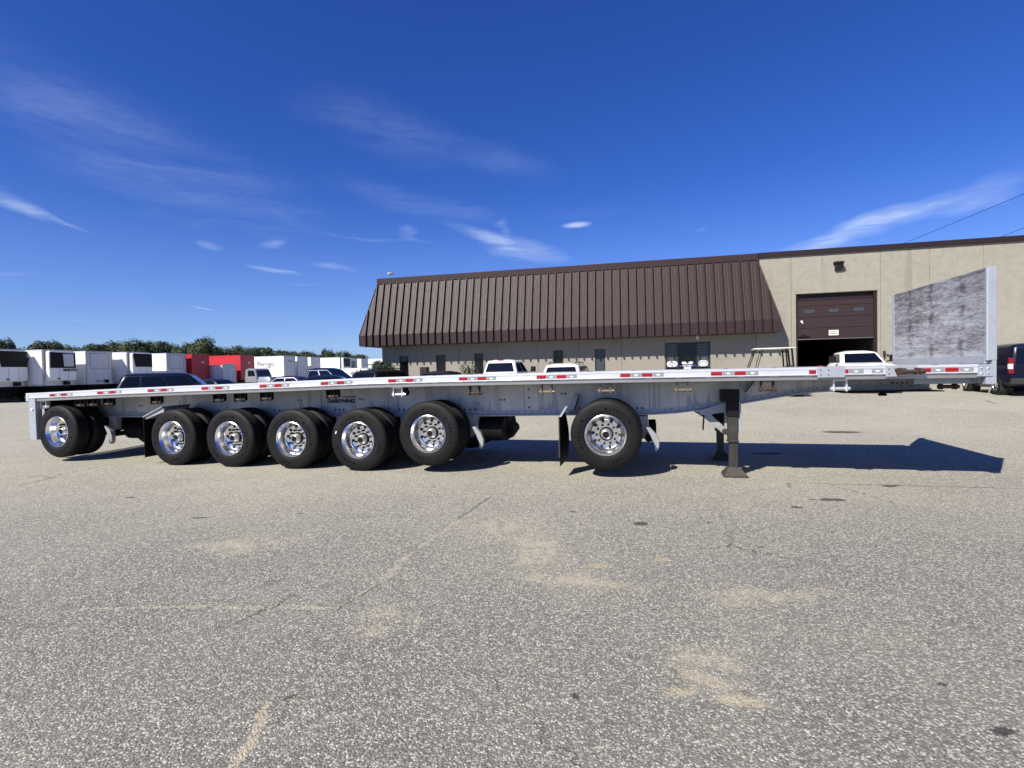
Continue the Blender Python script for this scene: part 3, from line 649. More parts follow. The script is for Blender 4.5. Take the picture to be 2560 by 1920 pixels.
# gusset plate right of landing gear
MB().box(3.30, 3.47, .760, .7715, 1.20, 1.385).build('gusset_plate', 'alu_light', tr)
MB().prism([(3.37, 1.205), (3.41, 1.205), (3.56, 1.385), (3.50, 1.385)], 'y', .62, .758).build('gusset_arm', 'alu_dull', tr)
text('DARKWING', .093, 'black_print', tr, (-3.71, .768, 1.088), shear=.25, bold=.006, sx=1.10, depth=.001)
MB().prism([(-3.40, 1.183), (-3.12, 1.183), (-3.11, 1.198), (-3.40, 1.198)], 'y', .766, .770).build('emblem_line', 'black_print', tr)
MB().prism([(-3.40, 1.199), (-3.11, 1.199), (-3.105, 1.206), (-3.40, 1.206)], 'y', .766, .770).build('emblem_line', 'red_print', tr)
# reflective tape: red, grey with a small winged mark
mark = MB().add([(-.032, 0, .012), (-.008, 0, .006), (0, 0, .013), (.008, 0, .006), (.032, 0, .012), (.016, 0, -.004), (.006, 0, -.012), (-.006, 0, -.012), (-.016, 0, -.004)], [(0, 8, 7, 6, 5, 4, 3, 2, 1)]).mesh('wing_mark', 'white_print', fix=False)
def tape(x0, x1, mat, y=.0045):
    z0 = lambda x: top(x) - .089; z1 = lambda x: top(x) - .038
    o = MB().add([(x0, y, z0(x0)), (x1, y, z0(x1)), (x1, y, z1(x1)), (x0, y, z1(x0))], [(0, 1, 2, 3)]).build('red_tape' if mat == 'red_tape' else 'grey_tape', mat, tr, fix=False)
    if mat == 'grey_tape' and x1 - x0 > .08:
        k = link('wing_mark', mark, o); xc = (x0 + x1) / 2; k.location = (xc, y - .002, top(xc) - .063)
RED = [-9.40, -8.18, -6.96, -5.74, -4.51, -3.30, -2.06, -.85, .38, 1.60, 2.82]
for x in RED:
    tape(x, x + .145, 'red_tape'); tape(x + .15, x + .295, 'grey_tape'); tape(x + .30, x + .445, 'red_tape'); tape(x + .45, x + .60, 'grey_tape')
tape(4.03, 4.115, 'red_tape'); tape(4.45, 4.49, 'red_tape'); tape(4.495, 4.66, 'grey_tape'); tape(4.75, 4.88, 'grey_tape')
tape(5.27, 5.40, 'red_tape'); tape(5.405, 5.54, 'grey_tape'); tape(5.545, 5.69, 'red_tape'); tape(5.695, 5.845, 'grey_tape')
for (x0, x1) in ((4.125, 4.44), (4.90, 5.24)):
    o = MB().box(x0, x1, -.006, -.001, top(x0) - .135, top(x0) - .003).build('rail_plate', 'alu_light', tr)
    for dx in (.04, .13):
        for dz in (.04, .10): MB().tube((x0 + dx, -.010, top(x0) - dz), (x0 + dx, -.006, top(x0) - dz), .008, 8).build('bolt', 'hole', o)
tie = MB().box(-.045, .045, -.004, .004, -.005, .005).mesh('tie_slot', 'white_paint'); clip = MB().box(-.03, .03, -.003, .012, 0, .006).mesh('edge_clip', 'hole')
x = -9.35
while x < 5.8:
    o = link('tie_slot', tie, tr); o.location = (x, .018, top(x) - .112); x += .405
x = -9.8
while x < 5.8:
    o = link('edge_clip', clip, tr); o.location = (x, .012, top(x)); x += .61
# winches under the near rail
def winch(style):
    root = link('winch', None, tr); bm_, dm = {'rust': ('rust', 'rust'), 'dark': ('black', 'rust'), 'bronze': ('bronze', 'bronze'), 'steel': ('alu', 'steel')}[style]
    MB().box(-.066, .066, -.045, -.030, -.012, .006).box(-.084, -.066, -.045, .05, -.15, .006).box(.066, .084, -.045, .05, -.15, .006).build('bracket', bm_, root, bevel=.002)
    MB().tube((-.11, -.005, -.115), (.11, -.005, -.115), .024, 10).tube((-.105, -.005, -.115), (-.082, -.005, -.115), .028, 10).build('drum', dm, root)
    MB().tube((.082, -.005, -.115), (.105, -.005, -.115), .032, 8).tube((.105, -.005, -.115), (.125, -.005, -.115), .022, 8).build('ratchet_cap', dm, root)
    if style == 'dark': MB().box(-.064, .010, .0, .05, -.14, 0).box(.085, .14, -.01, .05, -.13, 0).build('strap_roll', 'black', root, bevel=.01)
    return root
W0 = [(-9.71, 'steel'), (-8.79, 'dark'), (-8.47, 'dark'), (-8.08, 'dark'), (-6.92, 'dark'), (-5.50, 'dark'), (-5.05, 'dark'), (-4.50, 'dark'), (-3.18, 'dark'), (-1.94, 'steel'), (-.64, 'rust'), (.505, 'bronze'), (1.38, 'bronze'), (2.45, 'bronze'), (3.55, 'rust'), (4.42, 'steel')]
protos = {}
for x, st in W0:
    if st not in protos: r = protos[st] = winch(st)
    else: r = copy_tree(protos[st], tr)
    r.location = (x, .13, top(x) - .172)
MB().box(-1.90, -1.80, .13, .2, top(-1.9) - .30, top(-1.9) - .18).tube((-1.83, .12, top(-1.9) - .26), (-1.83, .2, top(-1.9) - .26), .055, 14).build('winch_motor', 'black', tr, bevel=.008)
r = copy_tree(protos['rust'], tr); r.location = (5.71, .30, 1.39)
wr_ = link('winch', None, tr)
MB().tube((5.05, -.055, 1.485), (5.30, -.055, 1.485), .022, 10).tube((5.05, -.055, 1.485), (5.10, -.055, 1.485), .042, 10).tube((5.245, -.055, 1.485), (5.27, -.055, 1.485), .040, 8).tube((5.285, -.055, 1.485), (5.31, -.055, 1.485), .030, 6).build('drum', 'rust', wr_)
MB().box(5.03, 5.045, -.10, -.007, 1.44, 1.53).box(5.21, 5.225, -.10, -.007, 1.44, 1.53).prism([(4.99, 1.52), (5.03, 1.53), (5.06, 1.46), (5.02, 1.44)], 'y', -.06, -.02).build('bracket', 'rust', wr_, bevel=.003)
MB().box(5.02, 5.23, -.10, -.09, 1.435, 1.445).build('strap_end', 'bronze', wr_)
# nose: sill, corner plate, headboard
MB().box(5.30, 5.97, .20, .24, 1.315, 1.39).build('front_sill', 'alu_light', tr)
MB().box(5.88, 6.03, -.012, .07, 1.405, top(6) - .004).build('corner_plate', 'alu_light', tr, bevel=.004)
for dx in (5.915, 5.985):
    for dz in (1.44, 1.505): MB().lathe([(0, .0), (-.006, .010), (-.002, .014), (.004, .0145)], 10, 'y', (dx, -.012, dz)).build('bolt', 'chrome', tr, smooth=True)
MB().box(5.965, 6.075, -.002, .075, 1.31, 1.404).box(6.033, 6.075, -.002, .075, 1.404, 1.60).build('nose_bracket', 'alu_light', tr, bevel=.004)
MB().box(5.93, 6.10, .08, W_ - .08, 1.33, 1.55).build('nose_beam', 'alu_light', tr)
for y in (.0, W_ - .06): MB().box(5.985, 6.08, y, y + .06, 1.602 if y == 0 else 1.57, 2.735).build('headboard_post', 'alu_light', tr, bevel=.004)
MB().box(5.978, 5.985, .002, .018, 1.60, 2.73).build('post_edge', 'alu', tr)
ym = W_ / 2
for (y0, y1) in ((.062, ym - .002), (ym + .002, W_ - .062)): MB().box(5.99, 6.035, y0, y1, 1.562, 2.73).build('headboard_panel', 'panel', tr)
MB().box(5.982, 5.989, .065, W_ - .065, 1.562, 1.66).build('kick_strip', 'alu_light', tr)
MB().tube((6.05, .035, 1.32), (6.02, .05, 1.20), .006, 6).tube((6.0, .05, 1.40), (6.02, .02, 1.30), .006, 6).build('safety_chain', 'steel', tr)
# kingpin
MB().lathe([(1.21, .0), (1.21, .06), (1.19, .06), (1.18, .035), (1.145, .035), (1.14, .055), (1.11, .055), (1.11, 0)], 16, 'z', (5.35, 1.27, 0)).build('kingpin', 'black_steel', tr)
MB().box(4.5, 5.75, .45, 2.1, 1.205, 1.218).build('coupler_plate', 'black_steel', tr)
# rear bumper
for y in (.005, W_ - .125): MB().box(-9.985, -9.80, y, y + .03, .43, 1.25).box(-9.985, -9.975, y + .03, y + .12, .43, 1.25).box(-9.81, -9.80, y + .03, y + .12, .43, 1.25).build('bumper_upright', 'alu_light', tr, bevel=.003)
MB().box(-9.985, -9.885, .12, W_ - .13, .43, .53).build('bumper_bar', 'alu_light', tr)
MB().box(-10.03, -9.98, -.002, W_ + .002, top(-10) - .16, top(-10) + .002).build('rear_sill', 'alu', tr)
MB().tube((-9.88, -.012, 1.04), (-9.88, .006, 1.04), .022, 10).build('side_marker', 'lampw', tr)
MB().box(-9.79, -9.62, .16, W_ - .16, .45, 1.22).build('rear_shield', 'black_steel', tr)
# tyres and wheels
RT = .5165
def tyre_prof(y0, s, wd=.275):   # outer sidewall at y0, going s
    pr = [(.012, .300), (.0, .325), (-.004, .37), (.0, .42), (.004, .46), (.016, .490), (.030, .506), (.042, .5130), (.062, RT), (.080, RT), (.083, RT - .012), (.091, RT - .012), (.094, RT), (.120, RT), (.123, RT - .012), (.131, RT - .012), (.134, RT)]
    pr += [(wd - a, r) for a, r in pr[::-1]]
    return [(y0 + s * a, r) for a, r in pr]
def rim_meshes():
    d = {}
    # outer dual: deep dish, disc 0.19 m in
    d['tyre'] = MB().lathe(tyre_prof(0, 1), 72).mesh('tyre', 'rubber', smooth=40)
    d['dish'] = MB().lathe([(.018, .302), (-.002, .300), (-.006, .293), (.004, .286), (.020, .279), (.032, .268), (.07, .262), (.085, .255), (.15, .250), (.165, .238), (.183, .222), (.192, .205), (.192, .178), (.184, .168), (.184, .05)], 56).mesh('rim', 'chrome', smooth=38)
    d['hand'] = MB().tube((0, .1895, 0), (0, .1815, 0), .0245, 14).mesh('hand_hole', 'hole')
    d['nut'] = MB().tube((0, .184, 0), (0, .150, 0), .0175, 6).mesh('lug_nut', 'black')
    d['hub'] = MB().lathe([(.184, .105), (.168, .100), (.158, .092), (.150, .090)], 28).mesh('hub_flange', 'black_steel', smooth=40)
    d['cap'] = MB().lathe([(.160, .086), (.150, .078), (.120, .074), (.112, .066), (.085, .062), (.078, .052), (.076, .0)], 28).mesh('hub_cap', 'alu_dull', smooth=30)
    d['eye'] = MB().lathe([(.0755, .050), (.066, .042), (.065, 0)], 8).mesh('cap_plug', 'black')
    d['inner'] = MB().lathe([(.33, .298), (.34, .285), (.60, .285), (.61, .298)], 40).mesh('inner_rim', 'alu_dull', smooth=True)
    lt = MB(); return d
RM = rim_meshes()
def arc_text(word, r, a0, step, mirror=False):
    vs = []; fs = []
    for i, ch in enumerate(word):
        cu = bpy.data.curves.new('t', 'FONT'); cu.body = ch; cu.size = .046; cu.extrude = .0012; cu.align_x = 'CENTER'; cu.resolution_u = 1; cu.offset = .0015
        o = bpy.data.objects.new('t', cu); COL.objects.link(o); me = bpy.data.meshes.new_from_object(o.evaluated_get(bpy.context.evaluated_depsgraph_get()))
        a = R(a0 - i * step); k = len(vs)
        for v in me.vertices:
            rr = r + v.co.y; off = v.co.x
            X = rr * math.cos(a) + off * math.sin(a); Z = rr * math.sin(a) - off * math.cos(a); vs.append((X, -.006 - v.co.z * .8, Z))
        fs += [tuple(k + j for j in p.vertices) for p in me.polygons]
        bpy.data.objects.remove(o); bpy.data.curves.remove(cu)
    return vs, fs
mb = MB()
for args in (('MICHELIN', .375, 245, 8.5), ('MICHELIN', .375, 5, 8.5), ('XZE', .385, 100, 9)): mb.add(*arc_text(*args))
LET = mb.mesh('sidewall_letters', 'letter')
WH = [(-9.267, .597), (-6.448, .5125), (-5.197, .5125), (-3.919, .5125), (-2.644, .5125), (-1.396, .629), (1.377, .637)]
def wheel(x, z, far=False, spin=0.):
    wr = link('wheel', None, tr); wr.location = (x, W_ - .012 if far else .012, z); wr.rotation_euler = (0, spin, math.pi if far else 0)
    for i in range(10):
        for (k, ph, rr) in (('hand', .25, .203), ('nut', .5, .142)):
            t = 2 * math.pi * (i + ph) / 10; q = link(RM[k].name.split('.')[0], RM[k], wr); q.location = (rr * math.cos(t), 0, rr * math.sin(t))
    for k in ('tyre', 'dish', 'hub', 'cap', 'eye'): link(RM[k].name.split('.')[0], RM[k], wr)
    t2 = link('tyre', RM['tyre'], wr); t2.location = (0, .34, 0); link('inner_rim', RM['inner'], wr)
    if not far: link('sidewall_letters', LET, wr)['kind'] = 'stuff'
    return wr
for i, (x, z) in enumerate(WH): wheel(x, z, False, random.uniform(0, 6)); wheel(x, z, True, random.uniform(0, 6))
MB().box(-.025, .025, -.0065, -.0035, -.425, -.41).build('sidewall_sticker', 'white_print', [o for o in tr.children if o.name.startswith('wheel')][8]).rotation_euler = (0, 0, 0)
# suspensions: axle, hangers, trailing arms, air springs, brake chambers
def susp(x, z, lit):
    MB().tube((x, .3, z), (x, W_ - .3, z), .065, 14).build('axle', 'black_steel', tr)
    for y in (.78, 1.77):
        s = -1 if y < 1.27 else 1
        MB().prism([(x + .42, .855), (x + .60, .855), (x + .60, .62), (x + .56, .50), (x + .46, .50), (x + .42, .62)], 'y', y - .07, y + .07).build('hanger', 'galv', tr, bevel=.006)
        MB().prism([(x + .58, z - .02), (x + .58, z - .12), (x + .1, z - .16), (x - .38, z - .12), (x - .38, z - .05), (x, z + .02)], 'y', y - .05, y + .05).build('trailing_arm', 'black_steel', tr)
        MB().lathe([(z - .05, .10), (z + .02, .14), (z + .10, .15), (z + .17, .12), (.85, .10)], 16, 'z', (x - .30, y, 0)).build('air_spring', 'black_steel', tr, smooth=True)
        MB().tube((x + .18, y + .02 * s, z - .02), (x + .36, y + .02 * s, z - .04), .10, 14).build('brake_chamber', 'black_steel', tr)
    if lit:   # pale curved stone guard on the hanger
        pr = [(x + .57, z + .06), (x + .63, z + .06), (x + .72, z - .04), (x + .76, z - .14), (x + .755, z - .23), (x + .72, z - .30), (x + .69, z - .29), (x + .68, z - .18), (x + .64, z - .08)]
        MB().prism(pr, 'y', .50, .59).build('stone_guard', 'galv', tr, bevel=.006)
        MB().tube((x + .60, .60, z - .12), (x + .60, W_ - .60, z - .12), .05, 10).build('torque_tube', 'black_steel', tr)
for i, (x, z) in enumerate(WH): susp(x, z, i in (0, 5, 6))
# air tanks and lift gear hanging between the beams
for (x0, x1, r_, z) in ((-8.55, -8.1, .16, .52), (-.85, -.38, .2, .62), (1.98, 2.1, .15, .58)):
    MB().tube((x0, .95, z), (x1, .95, z), r_, 20).tube((x0, 1.5, z), (x1, 1.5, z), r_, 20).build('air_tank', 'black_steel', tr, smooth=40)
MB().prism([(-1.0, .84), (-.38, .84), (-.38, .70), (-.30, .62), (-.29, .55), (-.40, .40), (-.60, .38), (-1.0, .40)], 'y', 1.15, 1.6).build('lift_frame', 'black_steel', tr)
MB().prism([(-9.6, .82), (-7.0, .82), (-7.0, .45), (-7.3, .60), (-8.0, .66), (-8.3, .50), (-9.6, .45)], 'y', 1.5, 1.9).build('lift_frame', 'black_steel', tr)
for k, (x0, x1) in enumerate(((-7.6, -7.05), (-8.2, -7.9))):
    pr = [(x0 + (x1 - x0) * i / 8, .60 - .16 * math.sin(math.pi * i / 8)) for i in range(9)]
    mb = MB()
    for p, q in zip(pr, pr[1:]): mb.tube((p[0], 1.3, p[1]), (q[0], 1.3, q[1]), .012, 6)
    mb.build('air_hose', 'black', tr)
mb = MB()
pr = [(1.0 + .09 * math.sin(t), .81 + .055 * math.cos(t)) for t in [R(i * 30) for i in range(11)]]
for p, q in zip(pr, pr[1:]): mb.tube((p[0] - .02, .62, p[1] - .01), (q[0] - .02, .62, q[1] - .01), .006, 6)
mb.build('air_hose', 'black', tr)
# mud flaps and their brackets
mb = MB(); n_ = 9
def flap(x0, ztop, zbot, y0, y1, bulge, name='mud_flap'):
    vs = []; fs = []
    for i in range(n_ + 1):
        t = i / n_; z = ztop + (zbot - ztop) * t; dx = bulge * math.sin(t * math.pi * .95)
        for (y, off) in ((y0, 0), (y1, dx)): vs += [(x0 + off, y, z), (x0 + off + .010, y, z)]
    for i in range(n_):
        a = i * 4; b = a + 4
        fs += [(a, b, b + 2, a + 2), (a + 1, a + 3, b + 3, b + 1), (a, a + 1, b + 1, b), (a + 2, b + 2, b + 3, a + 3)]
    fs += [(0, 2, 3, 1), (n_ * 4, n_ * 4 + 1, n_ * 4 + 3, n_ * 4 + 2)]
    return MB().add(vs, fs).build(name, 'black', tr, smooth=40)
flap(.70, .91, .17, .03, .62, .05); flap(-7.12, .87, .135, .03, .64, .02); flap(-7.12, .87, .135, W_ - .64, W_ - .03, .02); flap(.70, .91, .17, W_ - .62, W_ - .03, .02)
MB().prism([(.70, .90), (.735, .90), (.835, 1.055), (.80, 1.055)], 'y', .02, .12).build('flap_bracket', 'alu_light', tr, bevel=.003)
MB().prism([(.72, .90), (.86, .97), (.92, 1.20), (.85, 1.20)], 'y', .55, .76).build('flap_bracket', 'galv', tr, bevel=.003)
MB().tube((.695, .025, .90), (.695, .025, .30), .005, 6).build('flap_rod', 'bronze', tr)
MB().prism([(-7.13, .86), (-7.12, .89), (-6.72, 1.06), (-6.66, 1.05), (-6.66, .98), (-7.10, .84)], 'y', .06, .62).build('flap_bracket', 'galv', tr, bevel=.004)
MB().prism([(-7.14, .875), (-7.13, .90), (-6.68, 1.09), (-6.67, 1.075)], 'y', .03, .66).build('flap_bracket', 'alu_light', tr, bevel=.003)
# landing gear: two legs on braces
def landing(y, s):
    r = link('landing_leg', None, tr)
    MB().box(3.00, 3.245, y - .10, y + .10, 1.09, 1.262).box(3.085, 3.245, y - .075, y + .075, .865, 1.09).build('gearbox', 'black', r, bevel=.008)
    MB().box(3.095, 3.232, y - .065, y + .065, .515, .864).build('outer_tube', 'leg', r, bevel=.008)
    MB().box(3.085, 3.242, y - .075, y + .075, .495, .525).build('collar', 'leg', r, bevel=.008)
    MB().box(3.112, 3.225, y - .05, y + .05, .13, .50).box(3.150, 3.185, y - .058, y - .05, .16, .49).build('inner_tube', 'leg', r, bevel=.004)
    f = MB(); a, b, cc, dd = (3.02, 3.345, y - .15, y + .15)
    f.add([(a, cc, .0), (b, cc, .0), (b, dd, .0), (a, dd, .0), (a, cc, .028), (b, cc, .028), (b, dd, .028), (a, dd, .028), (3.10, y - .06, .14), (3.24, y - .06, .14), (3.24, y + .06, .14), (3.10, y + .06, .14)],
          [(0, 3, 2, 1), (0, 1, 5, 4), (1, 2, 6, 5), (2, 3, 7, 6), (3, 0, 4, 7), (4, 5, 9, 8), (5, 6, 10, 9), (6, 7, 11, 10), (7, 4, 8, 11), (8, 9, 10, 11)])
    f.build('foot', 'leg', r, bevel=.004)
    MB().box(3.235, 3.275, y - .04, y + .06, .63, 1.08).build('mount_channel', 'alu_light', r, bevel=.003)
landing(.52, -1); landing(1.93, 1)
br = MB()
op = [(2.69, .935), (3.0, 1.035), (3.09, 1.065), (3.09, .92), (2.905, .895), (2.89, .875), (3.05, .72), (3.10, .68), (3.06, .60)]
for y in (.62, 1.84): MB().prism(op, 'y', y, y + .012).prism([(2.69, .935), (2.70, .92), (3.06, .59), (3.06, .605)], 'y', y, y + .05).build('brace_plate', 'galv', tr)
MB().tube((3.06, .56, .64), (3.06, 1.9, .64), .03, 8).tube((3.07, .50, .64), (3.07, .60, .64), .042, 12).build('cross_shaft', 'leg', tr)
MB().tube((2.78, .60, .86), (2.765, .60, .66), .012, 8).tube((2.66, .75, .93), (2.78, .60, .86), .012, 8).build('crank_handle', 'black', tr)
MB().box(2.95, 3.12, 1.0, 1.3, .72, .98).build('gear_case', 'black_steel', tr, bevel=.03)

# ------------------------------------------------------------------ parked semi-trailers, left background
def at(px, z): return ((px - 1280) / 1300 * z, z)
SRZ = math.atan2(-.14, .99)
ribm = {}
def semi(px, Zd, kind, label, L=15.5, H=4.1, side='white_box', front='grey_box', wd=2.5, ribs=False, texts=()):
    x, y = at(px, Zd); r = thing('semi_trailer' if L > 8 else 'cargo_trailer', label, 'trailer', (x, y, 0), SRZ, 'trailers parked in a row along the back of the lot')
    zb = 1.22 if H > 3.3 else .65
    MB().box(-L, -.04, 0, wd, zb, H - .05).build('box_body', side, r)
    MB().box(-.04, .0, .0, wd, zb, H - .08).build('front_wall', front, r)
    f = MB().box(-.05, .02, -.012, .12, zb, H).box(-.05, .02, wd - .12, wd + .012, zb, H).box(-.05, .02, .12, wd - .12, H - .09, H)
    f.build('front_frame', 'alu_dull' if side != 'red_box' else 'red_box', r)
    MB().box(-L, -.05, -.012, .0, H - .10, H - .02).box(-L, -.05, -.012, 0, zb - .02, zb + .10).build('side_rail', 'alu' if side != 'red_box' else 'red_box', r)
    if ribs:
        mb = MB(); z = zb + .2
        while z < H - .15: mb.box(-L, -.06, -.014, .0, z, z + .02); z += .17
        mb.build('side_ribs', 'white_box', r)
    MB().box(-L, -.1, .3, wd - .3, zb - .25, zb).build('underframe', 'black_steel', r)
    if L > 8:
        for yy in (.35, wd - .5): MB().box(-2.6, -2.45, yy, yy + .15, .06, zb - .25).box(-2.68, -2.37, yy - .06, yy + .21, 0, .06).build('landing_leg', 'black_steel', r)
        for xx in (-L + 1.2, -L + 2.5):
            for yy in (.0, wd - .55): MB().lathe([(0, .3), (0, .45), (.04, .5), (.5, .5), (.55, .45), (.55, .3), (.5, .28), (.1, .28), (.1, .02)], 18, 'y', (xx, yy, .5)).build('wheel', ['rubber'], r)
        MB().box(-L + .6, -.2, .5, wd - .5, .35, .9).build('side_skirt', 'black_steel', r)
    if kind == 'reefer_open' or kind == 'reefer':
        z0, z1 = 1.62, H - .12; y0, y1 = .16, wd - .16
        MB().prism([(y0, z0 + .15), (y0 + .12, z0), (y1 - .12, z0), (y1, z0 + .15), (y1, z1 - .12), (y1 - .1, z1), (y0 + .1, z1), (y0, z1 - .12)], 'x', .02, .42).build('reefer_unit', 'white_paint', r, bevel=.03)
        if kind == 'reefer': dk = [(y0 + .06, 2.62), (y1 - .05, 2.62), (y1 - .05, z1 - .15), (y0 + .10, z1 - .10)]
        else: dk = [(y0 + .30, 2.72), (y1 - .05, 2.72), (y1 - .05, z1 - .05), (y0 + .05, z1 - .05)]
        MB().prism(dk, 'x', .43, .46).build('grille', 'black', r)
        if kind == 'reefer': MB().prism([(y0 + 1.15, 2.75), (y0 + 1.95, 2.75), (y0 + 1.95, z1 - .22), (y0 + 1.08, z1 - .22)], 'x', .462, .48).build('reefer_panel', 'grey_box', r)
        mb = MB()
        for yy in (y0 + .8, y0 + 1.5): mb.box(.425, .43, yy, yy + .015, z0 + .05, 2.58)
        mb.box(.43, .45, y0 + .62, y0 + .82, z0 + .10, z0 + .20); mb.build('reefer_seams', 'black', r)
        MB().box(.02, .3, wd - .95, wd - .6, 1.25, 1.55).build('hose_hanger', 'black', r)
    if kind == 'panel':
        z0, z1, y0, y1 = 2.55, H - .18, .35, wd - .35
        MB().box(.0, .012, y0, y1, z0, z0 + .03).box(0, .012, y0, y1, z1 - .03, z1).box(0, .012, y0, y0 + .03, z0, z1).box(0, .012, y1 - .03, y1, z0, z1).build('panel_frame', 'grey_print', r)
        MB().box(.0, .06, wd - .8, wd - .45, 1.32, 1.62).box(0, .05, .9, 1.7, 1.45, 1.5).box(0, .04, .95, 1.0, 1.5, 1.62).box(0, .04, 1.6, 1.65, 1.5, 1.62).build('gladhands', 'black', r)
    if kind == 'louvre':
        mb = MB()
        for k in range(6): mb.box(.0, .05, .5, wd - .8, 2.5 + k * .2, 2.62 + k * .2)
        mb.build('grille', 'black', r)
    if kind == 'red': MB().box(0, .01, wd * .55, wd * .72, H - .95, H - .80).build('plate', 'grey_box', r)
    return r
TR = 'semi-trailer'
s0 = semi(-24, 38.6, 'reefer_open', 'white semi-trailer with large black reefer unit cut off by the left edge')
s1 = semi(109, 41.0, 'reefer', 'white semi-trailer with reefer unit lettered MARTEN and a blue mark on its side')
text('MARTEN', .30, 'black_print', s1, (.45, 1.22, 2.36), rot=(R(90), 0, R(90)), shear=.2, bold=.008, sx=1.0, depth=.004)
MB().prism([(-1.9, 3.62), (-1.62, 3.5), (-1.13, 3.47), (-1.32, 3.12), (-1.42, 2.68), (-1.9, 2.9)], 'y', -.016, -.013).build('side_emblem', 'blue_print', s1)
MB().box(-1.66, -1.50, -.019, -.016, 2.8, 3.12).build('side_emblem', 'white_print', s1); MB().box(-1.75, -1.52, -.019, -.016, 2.56, 2.66).build('side_emblem', 'black_print', s1)
s2 = semi(217.7, 44.4, 'panel', 'white ribbed semi-trailer with plain framed nose panel right of the lettered reefer', ribs=True)
s3 = semi(320, 47.3, 'reefer_open', 'white ribbed semi-trailer whose reefer unit has a black upper half', ribs=True)
s4 = semi(419, 51.2, 'panel', 'white ribbed semi-trailer with framed nose panel just left of the red trailer', ribs=True)
s5 = semi(481.6, 54.0, 'red', 'red box semi-trailer, its side mostly hidden by the white trailers', side='red_box', front='red_box')
s7 = semi(603, 59.7, 'red', 'red box semi-trailer with its long side showing beside the lettered white one', side='red_box', front='red_box')
s6 = semi(557.5, 57.0, '', 'small white enclosed cargo trailer with rounded top in front of the red trailer', L=5., H=2.95, wd=2.25)
MB().prism([(.0, 2.9), (.25, 3.04), (.7, 3.1), (1.5, 3.1), (2.0, 3.04), (2.25, 2.9)], 'x', -.06, .03).build('roof_bow', 'alu_dull', s6)
s8 = semi(712, 64.5, '', 'white semi-trailer with the word Perrigo in dark script on its side')
text('Perrigo', .78, 'grey_print', s8, (-3.62, -.02, 2.86), sx=.98, depth=.003)
MB().prism([(-2.9, 2.70), (-2.1, 2.64), (-1.4, 2.74), (-2.1, 2.69)], 'y', -.018, -.013).build('underline', 'grey_print', s8)
text('Perrigo', .35, 'grey_print', s8, (.012, .9, 3.35), rot=(R(90), 0, R(90)), depth=.003)
s9 = semi(745.4, 67.5, '', 'plain white semi-trailer first right of the lettered one', L=14)
s10 = semi(779.4, 71., '', 'plain white semi-trailer third from the building among the far ones', L=14)
s11 = semi(851.7, 74.6, 'reefer_open', 'white semi-trailer with dark reefer and a grey shadow patch on its side', L=9)
s12 = semi(877, 79.5, 'louvre', 'small far white trailer with black louvred grille on its nose', L=9)
s13 = semi(905.3, 83.5, '', 'farthest plain white trailer, next to the distant pale building', L=9)
MB().box(.0, .08, .15, 2.4, 3.0, 3.1).build('ledge', 'grey_box', s13)
fb = thing('distant_building', 'low pale distant building with louvred bays seen left of the warehouse', 'building', (*at(921, 105), 0), 0)
MB().box(0, 30, 0, 10, 0, 3.6).build('wall', 'cream', fb); MB().box(-.2, 30, -.2, 10, 3.6, 4.6).build('parapet', 'white_box', fb)
for k in range(14): MB().box(.8 + k * 1.1, 1.5 + k * 1.1, -.1, -.002, 1.0, 3.3).build('window', 'grey_print', fb)

# ------------------------------------------------------------------ cars
def rring(xr, xf, hw, z, rad, seg=4):
    pts = []
    for (cx, cy, a0) in ((xf - rad, hw - rad, 0), (xr + rad, hw - rad, 90), (xr + rad, -hw + rad, 180), (xf - rad, -hw + rad, 270)):
        for k in range(seg + 1):
            t = R(a0 + 90 * k / seg); pts.append((cx + rad * math.cos(t), cy + rad * math.sin(t), z))
    return pts
def ringloft(rings, capb=True, capt=True):
    n = len(rings[0]); vs = [p for r in rings for p in r]; fs = []
    for i in range(len(rings) - 1):
        fs += [(i * n + j, i * n + (j + 1) % n, (i + 1) * n + (j + 1) % n, (i + 1) * n + j) for j in range(n)]
    if capb: fs.append(tuple(range(n))[::-1])
    if capt: fs.append(tuple(range((len(rings) - 1) * n, len(rings) * n)))
    return vs, fs
KIND = {  # L, W, H, belt, hood z, cabin: rear base/top, front base/top (x from centre, fraction of L), side windows
    'sedan': dict(L=4.8, W=1.84, H=1.45, belt=.93, hood=.86, cab=(-.40, -.22, .22, .06), win=[(.10, .48), (.50, .90)], trunk=.40),
    'suv': dict(L=4.8, W=1.92, H=1.76, belt=1.10, hood=1.02, cab=(-.485, -.43, .25, .10), win=[(.05, .26), (.29, .58), (.60, .93)], trunk=0),
    'pickup': dict(L=5.9, W=2.0, H=1.95, belt=1.22, hood=1.15, cab=(-.14, -.11, .26, .12), win=[(.08, .47), (.51, .92)], trunk=.36),
    'van': dict(L=4.7, W=1.86, H=1.98, belt=1.16, hood=1.0, cab=(-.49, -.465, .33, .17), win=[(.72, .95)], trunk=0),
    'cargo_van': dict(L=5.6, W=2.0, H=2.28, belt=1.3, hood=1.1, cab=(-.495, -.485, .38, .26), win=[(.80, .96)], trunk=0),
}
